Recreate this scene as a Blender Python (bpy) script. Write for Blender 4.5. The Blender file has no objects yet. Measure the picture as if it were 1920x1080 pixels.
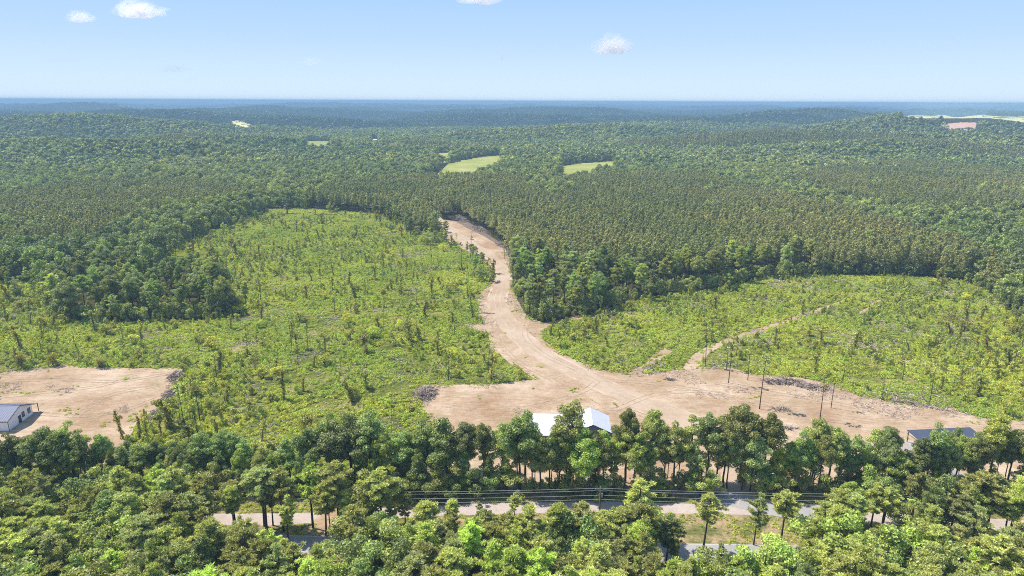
import bpy, bmesh, math, random
import numpy as np
from mathutils import Vector, Matrix, Euler
from mathutils.geometry import tessellate_polygon

R = math.radians
rng = np.random.default_rng(7)
random.seed(7)
sc = bpy.context.scene
COL = sc.collection

# ------------------------------------------------------------------ camera
H = 90.0
PITCH, ROLL = 15.3, 0.245
cam_d = bpy.data.cameras.new('camera')
cam = bpy.data.objects.new('camera', cam_d)
COL.objects.link(cam)
cam_d.sensor_width = 36.0
cam_d.lens = 24.0
cam_d.clip_start = 1.0
cam_d.clip_end = 150000.0
cam.rotation_mode = 'QUATERNION'
CR = Euler((R(90 - PITCH), 0, 0)).to_matrix() @ Matrix.Rotation(R(ROLL), 3, 'Z')
cam.location = (0, 0, H)
cam.rotation_quaternion = CR.to_quaternion()
sc.camera = cam
CRN = np.array(CR)
FPX = 1280.0

# ------------------------------------------------------------------ light
SUN_EL, SUN_AZ = 55.0, -66.0           # azimuth clockwise from +Y
w = bpy.data.worlds.new('World')
sc.world = w
w.use_nodes = True
nt = w.node_tree
bg = nt.nodes['Background']
sky = nt.nodes.new('ShaderNodeTexSky')
sky.sky_type = 'NISHITA'
sky.sun_disc = False
sky.sun_elevation = R(SUN_EL)
sky.sun_rotation = R(SUN_AZ)
sky.altitude = 200
sky.air_density = 1.0
sky.dust_density = 0.6
sky.ozone_density = 1.3
nt.links.new(sky.outputs[0], bg.inputs[0])
bg.inputs[1].default_value = 0.15
# the pale band of summer air above the horizon, by elevation
_tc = nt.nodes.new('ShaderNodeTexCoord'); _sx = nt.nodes.new('ShaderNodeSeparateXYZ'); nt.links.new(_tc.outputs['Generated'], _sx.inputs[0])
_r = nt.nodes.new('ShaderNodeValToRGB'); nt.links.new(_sx.outputs['Z'], _r.inputs[0])
_e = _r.color_ramp.elements
for _p, _c in ((0.0, (.60, .72, .84)), (.03, (.54, .685, .84)), (.08, (.43, .60, .83)), (.145, (.33, .525, .82)), (.35, (.20, .40, .72))):
    _q = _e.new(_p) if _p not in (0.0, 1.0) else _e[0]
    _q.color = (*_c, 1)
_e[-1].color = (.14, .32, .66, 1)
_b2 = nt.nodes.new('ShaderNodeBackground'); nt.links.new(_r.outputs[0], _b2.inputs[0]); _b2.inputs[1].default_value = 0.83
_f = nt.nodes.new('ShaderNodeMapRange'); nt.links.new(_sx.outputs['Z'], _f.inputs[0]); _f.inputs[1].default_value = .6; _f.inputs[2].default_value = .2
_ms = nt.nodes.new('ShaderNodeMixShader'); nt.links.new(_f.outputs[0], _ms.inputs[0]); nt.links.new(bg.outputs[0], _ms.inputs[1]); nt.links.new(_b2.outputs[0], _ms.inputs[2])
nt.links.new(_ms.outputs[0], nt.nodes['World Output'].inputs[0])
w.cycles.sampling_method = 'AUTOMATIC'

sun_d = bpy.data.lights.new('sun', 'SUN')
sun_d.energy = 4.6
sun_d.angle = R(0.6)
sun_d.color = (1.0, 0.95, 0.87)
sun = bpy.data.objects.new('sun', sun_d)
COL.objects.link(sun)
sv = Vector((math.sin(R(SUN_AZ)) * math.cos(R(SUN_EL)), math.cos(R(SUN_AZ)) * math.cos(R(SUN_EL)), math.sin(R(SUN_EL))))
sun.rotation_mode = 'QUATERNION'
sun.rotation_quaternion = sv.to_track_quat('Z', 'Y')

sc.view_settings.view_transform = 'Standard'
sc.view_settings.look = 'None'
sc.view_settings.exposure = 0.6
sc.view_settings.gamma = 1.0
sc.render.engine = 'CYCLES'
cy = sc.cycles
cy.max_bounces = 6
cy.diffuse_bounces = 3
cy.glossy_bounces = 1
cy.transmission_bounces = 3
cy.transparent_max_bounces = 12
cy.volume_bounces = 5
cy.use_denoising = False
cy.denoising_prefilter = 'ACCURATE'
cy.pixel_filter_type = 'BLACKMAN_HARRIS'
cy.filter_width = 1.0
cy.caustics_reflective = False
cy.caustics_refractive = False
cy.use_adaptive_sampling = True
cy.adaptive_threshold = 0.015


# ------------------------------------------------------------------ helpers: picture <-> ground
def g(px, py, z=0.0):
    d = CRN @ np.array([(px - 960) / FPX, (540 - py) / FPX, -1.0])
    t = (z - H) / d[2]
    return np.array([d[0] * t, d[1] * t])


def proj(x, y, z):
    p = np.stack([np.asarray(x, float), np.asarray(y, float), np.asarray(z, float) - H + 0 * np.asarray(x, float)], -1) @ CRN
    return 960 + FPX * p[..., 0] / -p[..., 2], 540 - FPX * p[..., 1] / -p[..., 2]


def height_for(px, py_base, py_top):
    """height of a thing standing at the base pixel whose top shows at py_top"""
    b = g(px, py_base)
    lo, hi = 0.0, 80.0
    for _ in range(40):
        m = (lo + hi) / 2
        if proj(b[0], b[1], m)[1] > py_top:
            lo = m
        else:
            hi = m
    return lo


def poly(pts):
    return np.array([g(*p) for p in pts])


def inside(P, x, y):
    x = np.asarray(x, float); y = np.asarray(y, float)
    r = np.zeros(x.shape, bool)
    n = len(P)
    for i in range(n):
        x0, y0 = P[i]; x1, y1 = P[(i + 1) % n]
        if y0 == y1:
            continue
        c = ((y0 > y) != (y1 > y)) & (x < (x1 - x0) * (y - y0) / (y1 - y0) + x0)
        r ^= c
    return r


_perm = np.random.default_rng(3).random((256, 256))


def vnoise(x, y, seed=0):
    x = np.asarray(x, float) + seed * 37.13; y = np.asarray(y, float) + seed * 91.7
    xi = np.floor(x).astype(int); yi = np.floor(y).astype(int)
    fx = x - xi; fy = y - yi
    fx = fx * fx * (3 - 2 * fx); fy = fy * fy * (3 - 2 * fy)
    a = _perm[xi % 256, yi % 256]; b = _perm[(xi + 1) % 256, yi % 256]
    c = _perm[xi % 256, (yi + 1) % 256]; d = _perm[(xi + 1) % 256, (yi + 1) % 256]
    return (a * (1 - fx) + b * fx) * (1 - fy) + (c * (1 - fx) + d * fx) * fy


def fbm(x, y, seed=0, o=4):
    s = 0; a = 1; t = 0
    for k in range(o):
        s = s + a * vnoise(x * 2 ** k, y * 2 ** k, seed + k); t += a; a *= .5
    return s / t


def sstep(a, b, x):
    t = np.clip((x - a) / (b - a), 0, 1)
    return t * t * (3 - 2 * t)


HILLS = []   # (x, y, rx, ry, h, angle)
def hill(px, py, rx, ry, h, ang=0):
    p = g(px, py); HILLS.append((p[0], p[1], rx, ry, h, ang))
for _q in ((160, 262, 380, 130, 40, .12), (520, 286, 300, 80, 22, .1), (60, 300, 200, 70, 14, 0), (330, 306, 170, 50, 13, .15), (620, 240, 520, 160, 30, 0), (250, 236, 420, 150, 20, -.1), (1150, 262, 260, 90, 24, .1),
           (1480, 284, 260, 80, 22, -.15), (1780, 268, 380, 110, 30, -.1), (1330, 246, 500, 150, 30, .05), (1750, 238, 700, 220, 26, 0), (900, 232, 600, 200, 26, 0), (760, 268, 220, 80, 18, .2), (1650, 300, 200, 60, 14, .1),
           (1880, 292, 200, 60, 16, 0), (1420, 215, 1200, 400, 30, 0), (700, 206, 1400, 500, 24, 0), (100, 214, 1200, 400, 28, 0)):
    hill(*_q[:4], _q[4] * 1.25, _q[5])


def terrain(x, y):
    x = np.asarray(x, float); y = np.asarray(y, float)
    r = np.hypot(x, y)
    h = sstep(1000, 2300, r) * (fbm(x / 800, y / 400, 5, 3) - .5) * 120
    h = h + sstep(4000, 9000, r) * (fbm(x / 5200, y / 2200, 9, 3) - .5) * 80
    h = h + sstep(500, 900, r) * (fbm(x / 170, y / 150, 11, 2) - .5) * 5
    for hx, hy, rx, ry, hh, an in HILLS:
        dx, dy = x - hx, y - hy
        u = (dx * math.cos(an) + dy * math.sin(an)) / rx; v = (-dx * math.sin(an) + dy * math.cos(an)) / ry
        h = h + hh * np.exp(-(u * u + v * v)) * sstep(600, 1100, r)
    for P0, rad in FLAT:
        d = np.hypot(x - P0[0], y - P0[1])
        h = h * sstep(rad, rad * 1.9, d) + 0
    return np.minimum(h, 56 + 16 * sstep(5000, 12000, r))


FLAT = [(g(860, 305), 210), (g(1100, 314), 150), (g(597, 268), 200)]


def tdepth(px, py, dz=0.0):
    """point of the terrain (raised by dz) seen at a pixel"""
    d = CRN @ np.array([(px - 960) / FPX, (540 - py) / FPX, -1.0])
    t = np.geomspace(60, 40000, 3000)
    X, Y, Z = d[0] * t, d[1] * t, H + d[2] * t
    below = Z < terrain(X, Y) + dz
    i = int(np.argmax(below)) if below.any() else len(t) - 1
    return np.array([X[i], Y[i]])


# ------------------------------------------------------------------ helpers: objects
def mesh_from(name, V, F, mats=None, midx=None, smooth=False):
    me = bpy.data.meshes.new(name)
    V = np.asarray(V, np.float32).reshape(-1, 3)
    if isinstance(F, np.ndarray) and F.ndim == 2:
        k = F.shape[1]
        me.vertices.add(len(V)); me.vertices.foreach_set('co', V.ravel())
        me.loops.add(F.size); me.loops.foreach_set('vertex_index', F.astype(np.int32).ravel())
        me.polygons.add(len(F)); me.polygons.foreach_set('loop_start', np.arange(0, F.size, k, dtype=np.int32))
        me.update(calc_edges=True)
    else:
        me.from_pydata(V.tolist(), [], [list(map(int, f)) for f in F])
        me.update()
    for m in (mats or []):
        me.materials.append(m)
    if midx is not None:
        me.polygons.foreach_set('material_index', np.asarray(midx, np.int32))
    me.polygons.foreach_set('use_smooth', np.full(len(me.polygons), smooth, bool))
    return me


def link(name, data, parent=None, loc=(0, 0, 0), rz=0.0, s=1.0, color=None):
    o = bpy.data.objects.new(name, data)
    COL.objects.link(o)
    o.location = loc
    o.rotation_euler = (0, 0, rz)
    o.scale = s if isinstance(s, (tuple, list)) else (s, s, s)
    if parent is not None:
        o.parent = parent
    if color is not None:
        o.color = (*color, 1.0)
    return o


def tag(o, label=None, cat=None, group=None, kind=None):
    if label: o['label'] = label
    if cat: o['category'] = cat
    if group: o['group'] = group
    if kind: o['kind'] = kind
    return o


def tube(path, radii, n=6, cap=True):
    """tapered tube along a list of points -> V, F"""
    path = [Vector(p) for p in path]
    V, F = [], []
    for i, p in enumerate(path):
        a = path[max(i - 1, 0)]; b = path[min(i + 1, len(path) - 1)]
        t = (b - a).normalized()
        u = t.cross(Vector((0.3, 1, 0.1))).normalized() if abs(t.z) > .5 else t.cross(Vector((0, 0, 1))).normalized()
        v = t.cross(u)
        for k in range(n):
            an = 2 * math.pi * k / n
            V.append(p + (u * math.cos(an) + v * math.sin(an)) * radii[i])
    for i in range(len(path) - 1):
        for k in range(n):
            a = i * n + k; b = i * n + (k + 1) % n
            F.append((a, b, b + n, a + n))
    if cap:
        F.append(tuple(range(n))[::-1]); F.append(tuple((len(path) - 1) * n + k for k in range(n)))
    return V, F


class MB:
    def __init__(s): s.V = []; s.F = []
    def add(s, V, F):
        o = len(s.V); s.V += [tuple(v) for v in V]; s.F += [tuple(i + o for i in f) for f in F]
    def tube(s, path, radii, n=6): s.add(*tube(path, radii, n))
    def box(s, x0, x1, y0, y1, z0, z1, M=None):
        V = [Vector((x, y, z)) for z in (z0, z1) for y in (y0, y1) for x in (x0, x1)]
        if M is not None: V = [M @ v for v in V]
        s.add(V, [(0, 2, 3, 1), (4, 5, 7, 6), (0, 1, 5, 4), (2, 6, 7, 3), (0, 4, 6, 2), (1, 3, 7, 5)])
    def mesh(s, name, mat, smooth=False): return mesh_from(name, s.V, s.F, [mat], smooth=smooth)


# ------------------------------------------------------------------ materials
def new_mat(name):
    m = bpy.data.materials.new(name); m.use_nodes = True
    t = m.node_tree
    for n in list(t.nodes): t.nodes.remove(n)
    out = t.nodes.new('ShaderNodeOutputMaterial')
    return m, t, out


def N(t, typ, **kw):
    n = t.nodes.new(typ)
    for k, v in kw.items():
        if k.startswith('i_'):
            key = k[2:]
            key = int(key) if key.isdigit() else key.replace('_', ' ')
            n.inputs[key].default_value = v
        else:
            setattr(n, k, v)
    return n


def ramp(t, stops, src=None, interp='LINEAR'):
    r = t.nodes.new('ShaderNodeValToRGB')
    r.color_ramp.interpolation = interp
    e = r.color_ramp.elements
    while len(e) < len(stops): e.new(.5)
    for i, (p, c) in enumerate(stops):
        e[i].position = p
        e[i].color = (*c, 1) if len(c) == 3 else c
    if src is not None: t.links.new(src, r.inputs[0])
    return r


def noise(t, vec, scale, detail=4, rough=.6, dist=0.0):
    n = N(t, 'ShaderNodeTexNoise', i_Scale=scale, i_Detail=detail, i_Roughness=rough, i_Distortion=dist)
    t.links.new(vec, n.inputs['Vector'])
    return n


def mix(t, fac, a, b, mode='MIX'):
    m = t.nodes.new('ShaderNodeMix'); m.data_type = 'RGBA'; m.blend_type = mode; m.clamp_factor = True
    for s, v in ((0, fac), (6, a), (7, b)):
        if hasattr(v, 'is_output') or isinstance(v, bpy.types.NodeSocket): t.links.new(v, m.inputs[s])
        elif s == 0: m.inputs[0].default_value = v
        else: m.inputs[s].default_value = (*v, 1)
    return m.outputs[2]


def leaf_mat(name, col, var=.35, trans=.28, hue=.5, rough=True, big=0.0, alt=None):
    """foliage: diffuse + translucent, tinted by the object's own colour, varied leaf by leaf and tree by tree"""
    m, t, out = new_mat(name)
    oi = t.nodes.new('ShaderNodeObjectInfo')
    geo = t.nodes.new('ShaderNodeNewGeometry')
    base = mix(t, 1.0, col, oi.outputs['Color'], 'MULTIPLY')
    if alt:
        r0 = ramp(t, [(0.0, (1, 1, 1)), (.55, (1, 1, 1)), (1, alt)], oi.outputs['Random'])
        base = mix(t, 1.0, base, r0.outputs[0], 'MULTIPLY')
    if big:
        nb = noise(t, geo.outputs['Position'], big, 3, .6)
        rb = ramp(t, [(.35, (.78, .86, .82)), (.65, (1.2, 1.12, 1.0))], nb.outputs[0])
        base = mix(t, 1.0, base, rb.outputs[0], 'MULTIPLY')
    hsv = t.nodes.new('ShaderNodeHueSaturation')
    mr = N(t, 'ShaderNodeMapRange', i_To_Min=1 - var, i_To_Max=1 + var)
    t.links.new(geo.outputs['Random Per Island'], mr.inputs[0])
    mr2 = N(t, 'ShaderNodeMapRange', i_To_Min=1 - var * .6, i_To_Max=1 + var * .6)
    t.links.new(oi.outputs['Random'], mr2.inputs[0])
    mu = N(t, 'ShaderNodeMath', operation='MULTIPLY')
    t.links.new(mr.outputs[0], mu.inputs[0]); t.links.new(mr2.outputs[0], mu.inputs[1])
    t.links.new(mu.outputs[0], hsv.inputs['Value']); t.links.new(base, hsv.inputs['Color'])
    wn = t.nodes.new('ShaderNodeMath'); wn.operation = 'MULTIPLY_ADD'
    t.links.new(oi.outputs['Random'], wn.inputs[0]); wn.inputs[1].default_value = .026; wn.inputs[2].default_value = .470
    t.links.new(wn.outputs[0], hsv.inputs['Hue'])
    d = t.nodes.new('ShaderNodeBsdfDiffuse'); tr = t.nodes.new('ShaderNodeBsdfTranslucent')
    t.links.new(hsv.outputs[0], d.inputs[0])
    tc = mix(t, 1.0, hsv.outputs[0], (1.05, 1.15, .7), 'MULTIPLY')
    t.links.new(tc, tr.inputs[0])
    ms = t.nodes.new('ShaderNodeMixShader'); ms.inputs[0].default_value = trans
    t.links.new(d.outputs[0], ms.inputs[1]); t.links.new(tr.outputs[0], ms.inputs[2])
    gl = N(t, 'ShaderNodeBsdfGlossy', i_Roughness=.5); gl.inputs[0].default_value = (.9, 1, .9, 1)
    ms2 = t.nodes.new('ShaderNodeMixShader'); ms2.inputs[0].default_value = .022
    t.links.new(ms.outputs[0], ms2.inputs[1]); t.links.new(gl.outputs[0], ms2.inputs[2])
    t.links.new(ms2.outputs[0], out.inputs[0])
    return m


def plain(name, col, rough=.8, metal=0.0, nscale=None, namt=.2, col2=None, bump=0.0, spec=.3):
    m, t, out = new_mat(name)
    b = N(t, 'ShaderNodeBsdfPrincipled', i_Roughness=rough, i_Metallic=metal)
    b.inputs['Specular IOR Level'].default_value = spec
    b.inputs['Base Color'].default_value = (*col, 1)
    if nscale:
        geo = t.nodes.new('ShaderNodeNewGeometry')
        n = noise(t, geo.outputs['Position'], nscale, 5, .65)
        c2 = col2 or tuple(c * (1 - namt) for c in col)
        r = ramp(t, [(.3, c2), (.7, col)], n.outputs[0])
        t.links.new(r.outputs[0], b.inputs['Base Color'])
        if bump:
            bp = N(t, 'ShaderNodeBump', i_Strength=bump, i_Distance=.2)
            t.links.new(n.outputs[0], bp.inputs['Height']); t.links.new(bp.outputs[0], b.inputs['Normal'])
    t.links.new(b.outputs[0], out.inputs[0])
    return m


M = {}
M['bark'] = plain('bark', (.085, .065, .05), .95, nscale=2.0, namt=.45, bump=.3)
M['bark_pale'] = plain('bark_pale', (.20, .17, .14), .95, nscale=2.0, namt=.4, bump=.3)
M['leaf_hard'] = leaf_mat('leaf_hard', (.34, .42, .14), .5, .36)
M['leaf_pine'] = leaf_mat('leaf_pine', (.45, .53, .185), .5, .36)
M['leaf_far'] = leaf_mat('leaf_far', (.28, .34, .11), .38, .33, big=.004, alt=(1.35, 1.25, 1.0))
M['leaf_plant'] = leaf_mat('leaf_plant', (.33, .355, .13), .32, .33, big=.007, alt=(1.12, 1.04, .95))
M['leaf_dist'] = leaf_mat('leaf_dist', (.085, .13, .058), .4, .25, big=.0012, alt=(1.35, 1.25, 1.0))  # darker than leaf_far: cloud shadow over the distance put into the leaf colour
M['leaf_under'] = leaf_mat('leaf_under', (.52, .60, .10), .34, .36, big=.02, alt=(.74, .84, .85))
M['leaf_snag'] = leaf_mat('leaf_snag', (.38, .43, .10), .45, .36)
def stick_mat():
    m, t, out = new_mat('stick'); geo = t.nodes.new('ShaderNodeNewGeometry')
    r = ramp(t, [(0, (.12, .085, .07)), (.45, (.31, .24, .20)), (.8, (.48, .39, .32)), (1, (.66, .56, .46))], geo.outputs['Random Per Island'])
    b = N(t, 'ShaderNodeBsdfDiffuse'); t.links.new(r.outputs[0], b.inputs[0]); t.links.new(b.outputs[0], out.inputs[0]); return m
M['stick'] = stick_mat()


def ground_mat(name, stops, scale, stops2=None, scale2=None, bumps=(.5, .3), f2=.5, detail=8, extra=None):
    m, t, out = new_mat(name)
    geo = t.nodes.new('ShaderNodeNewGeometry')
    n1 = noise(t, geo.outputs['Position'], scale, detail, .72, .1)
    r1 = ramp(t, stops, n1.outputs[0])
    c = r1.outputs[0]
    if stops2:
        n2 = noise(t, geo.outputs['Position'], scale2, detail, .7)
        r2 = ramp(t, stops2, n2.outputs[0])
        c = mix(t, f2, c, r2.outputs[0], 'MULTIPLY')
    if extra: c = extra(t, geo, c)
    b = N(t, 'ShaderNodeBsdfDiffuse'); t.links.new(c, b.inputs[0])
    nb = noise(t, geo.outputs['Position'], bumps[0], 8, .7)
    bp = N(t, 'ShaderNodeBump', i_Strength=bumps[1], i_Distance=1.0)
    t.links.new(nb.outputs[0], bp.inputs['Height']); t.links.new(bp.outputs[0], b.inputs['Normal'])
    t.links.new(b.outputs[0], out.inputs[0])
    return m


M['floor'] = ground_mat('forest_floor', [(.3, (.04, .042, .018)), (.7, (.09, .085, .04))], .02,
                        [(.3, (.6, .6, .6)), (.7, (1.2, 1.2, 1.1))], .3, (.2, .6), 1.0)
M['cut'] = ground_mat('cleared_soil', [(.33, (.10, .12, .03)), (.48, (.17, .19, .045)), (.56, (.27, .26, .08)), (.66, (.42, .35, .20))], .06,
                      [(.38, (.4, .46, .36)), (.58, (1.15, 1.12, 1.0))], 1.1, (.9, .9), .9)


def dirt_extra(t, geo, c):
    # streaks dragged by the grader blade, low weeds and damp patches
    mp = N(t, 'ShaderNodeMapping'); mp.inputs['Rotation'].default_value = (0, 0, R(-24)); mp.inputs['Scale'].default_value = (.09, .42, 1)
    t.links.new(geo.outputs['Position'], mp.inputs[0])
    n = noise(t, mp.outputs[0], 1.0, 8, .75, 2.2)
    r = ramp(t, [(.34, (.74, .66, .58)), (.5, (1, .98, .96)), (.66, (1.14, 1.12, 1.10))], n.outputs[0])
    c = mix(t, .85, c, r.outputs[0], 'MULTIPLY')
    n3 = noise(t, geo.outputs['Position'], .085, 9, .75, .8)
    r3 = ramp(t, [(.56, (0, 0, 0)), (.68, (.8, .8, .8))], n3.outputs[0])
    c = mix(t, r3.outputs[0], c, (.24, .22, .10))
    n4 = noise(t, geo.outputs['Position'], 1.6, 6, .8, .3)
    r4 = ramp(t, [(.62, (0, 0, 0)), (.72, (.7, .7, .7))], n4.outputs[0])
    return mix(t, r4.outputs[0], c, (.21, .15, .10))


M['dirt'] = ground_mat('dirt', [(.36, (.33, .225, .14)), (.5, (.415, .31, .212)), (.62, (.51, .405, .30))], .045,
                       [(.3, (.82, .8, .78)), (.6, (1.04, 1.03, 1.02))], 1.1, (.6, .35), .9, extra=dirt_extra)
M['road'] = ground_mat('graded_clay', [(.36, (.37, .27, .185)), (.5, (.425, .325, .232)), (.62, (.47, .375, .28))], .06,
                       [(.3, (.86, .84, .82)), (.6, (1.03, 1.02, 1.01))], .7, (.4, .2), .8)
M['gravel'] = ground_mat('gravel', [(.3, (.39, .31, .26)), (.6, (.48, .41, .36))], .2,
                         [(.3, (.8, .8, .8)), (.6, (1.04, 1.04, 1.04))], 2.0, (1, .2), .8)
M['paving'] = ground_mat('asphalt_worn', [(.3, (.29, .275, .26)), (.6, (.36, .345, .33))], .15,
                         [(.3, (.85, .85, .85)), (.6, (1.02, 1.02, 1.02))], 2.5, (2, .1), .8)
M['verge'] = ground_mat('verge_grass', [(.40, (.14, .15, .05)), (.5, (.22, .20, .085)), (.57, (.40, .29, .18))], .16,
                        [(.35, (.6, .62, .55)), (.6, (1.1, 1.1, 1.0))], 1.1, (.8, .5), .8)
M['field'] = ground_mat('field_grass', [(.3, (.23, .26, .06)), (.5, (.30, .32, .085)), (.66, (.40, .37, .15))], .02,
                        [(.3, (.85, .85, .85)), (.6, (1.05, 1.05, 1.0))], .1, (.3, .2), .8)
M['straw'] = ground_mat('field_straw', [(.3, (.62, .58, .20)), (.7, (.74, .66, .28))], .005)
M['clay'] = ground_mat('field_clay', [(.3, (.55, .33, .24)), (.7, (.62, .42, .32))], .005)
M['canopy'] = None

# ------------------------------------------------------------------ ground
def build_ground():
    a_front = np.radians(np.linspace(-52, 52, 420))
    a_back = np.radians(np.linspace(52, 308, 60))[1:-1]
    ang = np.concatenate([a_front, a_back])
    rad = np.concatenate([[2.0], np.linspace(60, 1000, 40), np.geomspace(1020, 42000, 260)])
    A, Rr = np.meshgrid(ang, rad)
    X = Rr * np.sin(A); Y = Rr * np.cos(A)
    Z = terrain(X, Y)
    na, nr = len(ang), len(rad)
    V = np.stack([X, Y, Z], -1).reshape(-1, 3)
    i = np.arange(nr - 1)[:, None] * na; j = np.arange(na)[None, :]; j2 = (j + 1) % na
    F = np.stack([i + j, i + na + j, i + na + j2, i + j2], -1).reshape(-1, 4)
    F = np.concatenate([F])
    me = mesh_from('ground', V, F[:, ::-1], [M['floor']], smooth=True)
    # close the centre
    o = link('ground', me); tag(o, kind='structure')
build_ground()


def ragged(P, amp, step):
    """resample an outline and roughen it"""
    out = []
    n = len(P)
    for i in range(n):
        a = P[i]; b = P[(i + 1) % n]
        L = np.hypot(*(b - a)); k = max(1, int(L / step))
        for q in range(k): out.append(a + (b - a) * q / k)
    out = np.array(out)
    t = np.roll(out, -1, 0) - np.roll(out, 1, 0)
    nn = np.stack([-t[:, 1], t[:, 0]], -1); nn /= np.maximum(np.hypot(nn[:, 0], nn[:, 1])[:, None], 1e-6)
    d = (fbm(out[:, 0] / 9, out[:, 1] / 9, 21, 4) - .5) * 2 * amp
    return out + nn * d[:, None]


def sheet(name, P, mat, z, amp=0.0, step=2.0, draped=False):
    Q = ragged(P, amp, step) if amp else P
    pts = [Vector((p[0], p[1], 0)) for p in Q]
    tris = tessellate_polygon([pts])
    zz = terrain(Q[:, 0], Q[:, 1]) + z if draped else np.full(len(Q), z)
    V = np.stack([Q[:, 0], Q[:, 1], zz], -1)
    F = []
    for a, b, c in tris:
        n = (Vector(V[b]) - Vector(V[a])).cross(Vector(V[c]) - Vector(V[a]))
        F.append((a, b, c) if n.z > 0 else (a, c, b))
    o = link(name, mesh_from(name, V, np.array(F), [mat])); tag(o, kind='structure')
    return o


def strip(cl, wd):
    """centre line + widths -> outline"""
    cl = np.array(cl); t = np.gradient(cl, axis=0); n = np.stack([-t[:, 1], t[:, 0]], -1); n /= np.hypot(n[:, 0], n[:, 1])[:, None]
    wd = np.broadcast_to(np.asarray(wd, float), (len(cl),))[:, None] / 2
    return np.concatenate([cl + n * wd, (cl - n * wd)[::-1]])


def smooth_line(pts, k=6):
    pts = np.array(pts, float); out = []
    P = np.vstack([2 * pts[0] - pts[1], pts, 2 * pts[-1] - pts[-2]])
    for i in range(1, len(P) - 2):
        for q in range(k):
            t = q / k
            out.append(.5 * ((2 * P[i]) + (-P[i - 1] + P[i + 1]) * t + (2 * P[i - 1] - 5 * P[i] + 4 * P[i + 1] - P[i + 2]) * t * t + (-P[i - 1] + 3 * P[i] - 3 * P[i + 1] + P[i + 2]) * t ** 3))
    out.append(P[-2])
    return np.array(out)


# open ground of the two clear-cuts (pixel outlines dropped on the ground)
CUT_L = poly([(-260, 560), (-60, 533), (60, 525), (95, 545), (88, 595), (180, 606), (300, 603), (400, 602), (440, 578), (418, 545), (330, 515), (290, 497),
              (330, 462), (390, 435), (440, 418), (500, 393), (560, 391), (640, 396), (700, 400), (745, 412), (770, 432), (812, 436), (850, 458), (895, 482),
              (925, 505), (935, 560), (930, 600), (960, 660), (1040, 712), (1040, 760), (900, 935), (-300, 935), (-420, 700)])
CUT_R = poly([(985, 590), (1025, 612), (1085, 596), (1140, 578), (1200, 562), (1262, 548), (1340, 541), (1400, 530), (1450, 518), (1560, 516), (1700, 517), (1790, 524),
              (1850, 545), (1885, 575), (1915, 610), (1960, 640), (2150, 650), (2150, 780), (1950, 820), (1800, 800), (1400, 740), (1100, 740), (985, 660)])
sheet('cleared_ground', CUT_L, M['cut'], .012, 3.5)
sheet('cleared_ground', CUT_R, M['cut'], .012, 2.5)

PAD_L = poly([(-300, 712), (-60, 703), (0, 699), (60, 692), (125, 685), (165, 688), (230, 690), (345, 690), (338, 705), (325, 725), (312, 752), (290, 775), (255, 800),
              (235, 835), (225, 870), (-330, 880)])
sheet('dirt_clearing', PAD_L, M['dirt'], .03, .8, 1.5)
YARD = poly([(798, 398), (812, 396), (822, 412), (850, 413), (880, 430), (905, 442), (945, 465), (960, 490), (960, 520), (962, 545), (980, 580), (992, 598), (1020, 606), (1085, 592), (1092, 597), (1040, 608),
             (1012, 622), (1022, 640), (1050, 662), (1110, 690), (1180, 703), (1250, 697), (1310, 688), (1370, 690), (1420, 703), (1500, 708), (1555, 720), (1610, 742), (1700, 758),
             (1790, 765), (1830, 782), (1940, 792), (2150, 800), (2150, 915), (1500, 930), (950, 925), (880, 880), (830, 825), (800, 775), (785, 752), (780, 730), (800, 722), (860, 722),
             (930, 720), (1003, 711), (965, 688), (940, 668), (918, 655), (915, 625), (870, 613), (862, 608), (908, 608), (897, 590), (896, 560), (902, 545), (922, 530), (927, 508),
             (900, 484), (865, 466), (835, 450), (820, 435), (815, 418), (800, 410)])
sheet('dirt_clearing', YARD, M['dirt'], .03, .7, 1.5)
BR_P = poly([(838, 406), (857, 404), (892, 425), (934, 452), (968, 482), (962, 492), (945, 465), (905, 442), (880, 430), (850, 413)])
M['bank'] = ground_mat('bank_soil', [(.35, (.13, .10, .085)), (.55, (.20, .15, .12)), (.7, (.30, .22, .16))], .3)
sheet('earth_bank', BR_P, M['bank'], .02, .6, 1.5)
road_cl = smooth_line([g(*p) for p in [(806, 398), (822, 415), (845, 432), (885, 460), (922, 485), (940, 510), (940, 535), (932, 560), (938, 585), (955, 610), (985, 640), (1030, 672), (1095, 705), (1180, 745), (1270, 780), (1350, 815), (1390, 860), (1385, 905), (1372, 945)]])
ROAD = strip(road_cl, [9] * 2 + [8] * (len(road_cl) - 2))
sheet('dirt_road', ROAD, M['road'], .042, .35, 1.2)
for q, off in enumerate((-4.3, -1.2, 1.3, 4.4)):   # wheel ruts worn into the road
    t = np.gradient(road_cl, axis=0); n = np.stack([-t[:, 1], t[:, 0]], -1); n /= np.hypot(n[:, 0], n[:, 1])[:, None]
    M['rut'] = M.get('rut') or ground_mat('rut', [(.35, (.34, .24, .155)), (.6, (.50, .39, .29))], .05, None, None, (.5, .3))
    sheet('wheel_track', strip(road_cl + n * off, .9 if abs(off) > 3 else .35), M['rut'], .05, .4 if abs(off) > 3 else .15, 1.0)

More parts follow.
